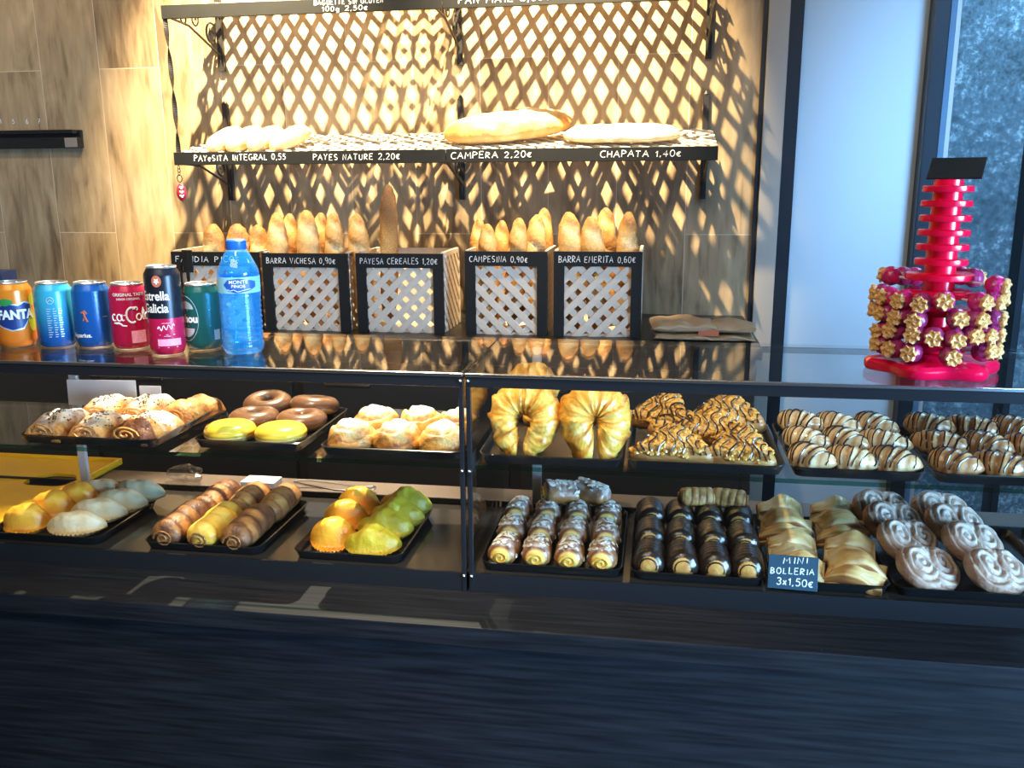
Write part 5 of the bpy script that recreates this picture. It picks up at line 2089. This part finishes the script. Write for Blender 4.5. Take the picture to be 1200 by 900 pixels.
# breads standing in the baskets: (px of the tip, py of the tip, Y, radius, length, lean, label)
BGs = {}
loaves = [
    (247, 262, 2.27, .034, .30, 'w', 3, 'round wrapped loaf at the wall side of the first basket'),
    (279, 262, 2.28, .036, .30, 'w', -2, 'round wrapped loaf in the middle of the first basket'),
    (303, 263, 2.29, .030, .30, 'w', -4, 'round dark wrapped loaf at the bottle side of the first basket'),
    (324, 249, 2.255, .0275, .33, 'b', 1, 'pale baguette with one long cut, outer corner of its basket'),
    (339, 250, 2.340, .0260, .33, 'd', 3, 'darker baguette standing behind the pale front ones'),
    (358, 246, 2.255, .0300, .34, 'b', -2, 'tallest pale baguette in the middle of its basket'),
    (375, 249, 2.340, .0260, .33, 'd', 4, 'darker baguette standing behind the middle of its basket'),
    (388, 249, 2.265, .0270, .33, 'c', -5, 'pale cracked baguette beside the tallest one'),
    (415, 250, 2.275, .0290, .33, 'c', -8, 'pale cracked baguette leaning at the inner side of its basket'),
    (452, 216, 2.290, .0245, .42, 's', 0, 'dark seeded loaf standing alone and tall in its basket'),
    (560, 256, 2.330, .0245, .32, 'd', 3, 'shaded rustic loaf at the back corner of its basket'),
    (568, 262, 2.245, .0270, .30, 'c', -4, 'pale rustic loaf at the front corner nearest the seeded loaf'),
    (586, 258, 2.320, .0240, .31, 'd', 2, 'slim rustic loaf between the front ones'),
    (606, 255, 2.255, .0270, .32, 'c', 4, 'rustic loaf with a cracked crest in the middle front'),
    (632, 251, 2.265, .0280, .33, 'c', 6, 'rustic loaf with a split tip leaning to the smooth baguettes'),
    (640, 243, 2.350, .0240, .34, 'd', 2, 'shaded loaf behind the gap between the last two baskets'),
    (668, 248, 2.255, .0320, .34, 'b', -5, 'smooth floury baguette at the outer front of the last basket'),
    (693, 253, 2.250, .0300, .32, 'b', -8, 'smooth floury baguette in the middle front of the last basket'),
    (711, 243, 2.350, .0285, .36, 'd', 0, 'shaded brown baguette at the back of the last basket'),
    (737, 248, 2.265, .0270, .34, 'g', 2, 'golden baguette with one split, beside the paper bags')]
BG = {
    'b': baguette('baguette', '', 'bread', 1, .1, 3, M['baguette'], 1, .25, None, .46),
    'd': baguette('baguette', '', 'bread', 1, .1, 4, M['baguette'], 2, .25, None, .72),
    'c': baguette('baguette', '', 'bread', 1, .1, 5, M['baguette'], 3, .25, None, .56),
    's': baguette('seeded_loaf', '', 'bread', 1, .1, 1, M['seeded'], 4, .25, None, .62),
    'g': baguette('baguette', '', 'bread', 1, .1, 2, M['baguette'], 5, .25, None, .62),
    'w': baguette('wrapped_loaf', '', 'bread', 1, .1, 2, M['baguette'], 6, .25, None, .66)}
BG = {k: Stock(v) for k, v in BG.items()}
for n_, (px, py, Y, r, L, kind, lean, lb) in enumerate(loaves):
    tip = on_y(px, py, Y)
    L = tip.z - (CABZ + .009)
    BG[kind].put((tip.x - L * math.tan(RX(lean)) * .6, Y - .012, CABZ + .009), (RX(-4), RX(lean * .6), RX(n_ * 37 % 40 - 20)), lb, (r / .1, r / .1, L))
for o in list(COL.objects):
    if o.name.startswith(('baguette', 'seeded_loaf', 'wrapped_loaf')):
        o['group'] = 'breads standing in the baskets'

# ---- paper bags on the cabinet
gp = 'flat paper bags on the cabinet'


def paper_bag(seed, lx, ly, hz, loc, rz, label):
    g = G()
    rs = []
    for i in range(25):
        u = -1 + 2 * i / 24
        row = []
        for j in range(16):
            a = 2 * PI * j / 16
            c, s = math.cos(a), math.sin(a)
            cx = abs(c) ** .5 * (1 if c > 0 else -1)
            P = Vector((u * lx / 2 + .004 * math.sin(a * 3 + i), cx * ly / 2, hz / 2 * (1 + s * (1 - .55 * abs(u) ** 5))))
            P.z += max(-.3, nz(P, 22, seed)) * hz * .5 * (s > 0)
            row.append((P,))
        rs.append(row)
    o = g.rings(rs).build('paper_bag', M['kraft'], None, True, 0, 30)
    o.location = loc
    o.rotation_euler = (0, 0, RX(rz))
    return tag(o, label, 'paper bag', gp)


paper_bag(1, .235, .16, .016, (.118, 2.235, CABZ + .001), 0, 'flat brown paper bag at the bottom of the small stack')
paper_bag(2, .15, .15, .028, (.065, 2.235, CABZ + .018), 4, 'crumpled brown paper bag on top, basket side')
paper_bag(3, .13, .14, .022, (.178, 2.240, CABZ + .018), -5, 'crumpled brown paper bag on top, trim side')
o = bx(-.024, .024, -.0006, .0006, 0, .016).build('printed_leaflet', M['ink_rust'], None, False)
o.location = (.128, 2.158, CABZ + .016)
o.rotation_euler = (RX(-35), 0, RX(-4))
tag(o, 'small reddish leaflet lying against the crumpled paper bags', 'leaflet')

# ---- small navy carton far behind the orange can
cx_ = on_y(-4, 330, 2.25)
t = thing('navy_carton', 'small navy and white carton behind the orange can', 'carton', (cx_.x, 2.25, CABZ + .0005))
hh = on_y(5, 317, 2.25).z - CABZ
bx(-.045, .043, -.03, .03, 0, hh - .042).build('white_box', M['paper'], t, False, .001)
bx(-.045, .043, -.03, .03, hh - .042, hh).build('navy_lid', M['navy_box'], t, False, .001)

# ---- order ticket rail on the plank wall
tr_ = thing('ticket_rail', 'black metal ticket rail fixed on the plank wall', 'rail', (-2.05, YW - .001, 1.742))
bx(-.25, .286, -.030, 0, -.018, .014).build('rail_body', M['black_metal'], tr_, False, .002)
bx(-.25, .280, -.040, -.012, .024, .036).build('grip_bar', M['rail'], tr_, False, .002)
bx(-.25, .286, -.012, 0, .012, .036).build('back_plate', M['black_metal'], tr_, False)
bx(.243, .284, -.0315, -.030, -.016, .012).build('end_plate', M['alu'], tr_, False)
for k, (ch_, px) in enumerate((('4', 0), ('5', 15), ('6', 31), ('7', 45))):
    p = on_y(px, 145, YW)
    write_chalk('number', ch_, p.x + 2.05, p.z - 1.742, .010, .013, tr_, -.0005, .0009, 20 + k)
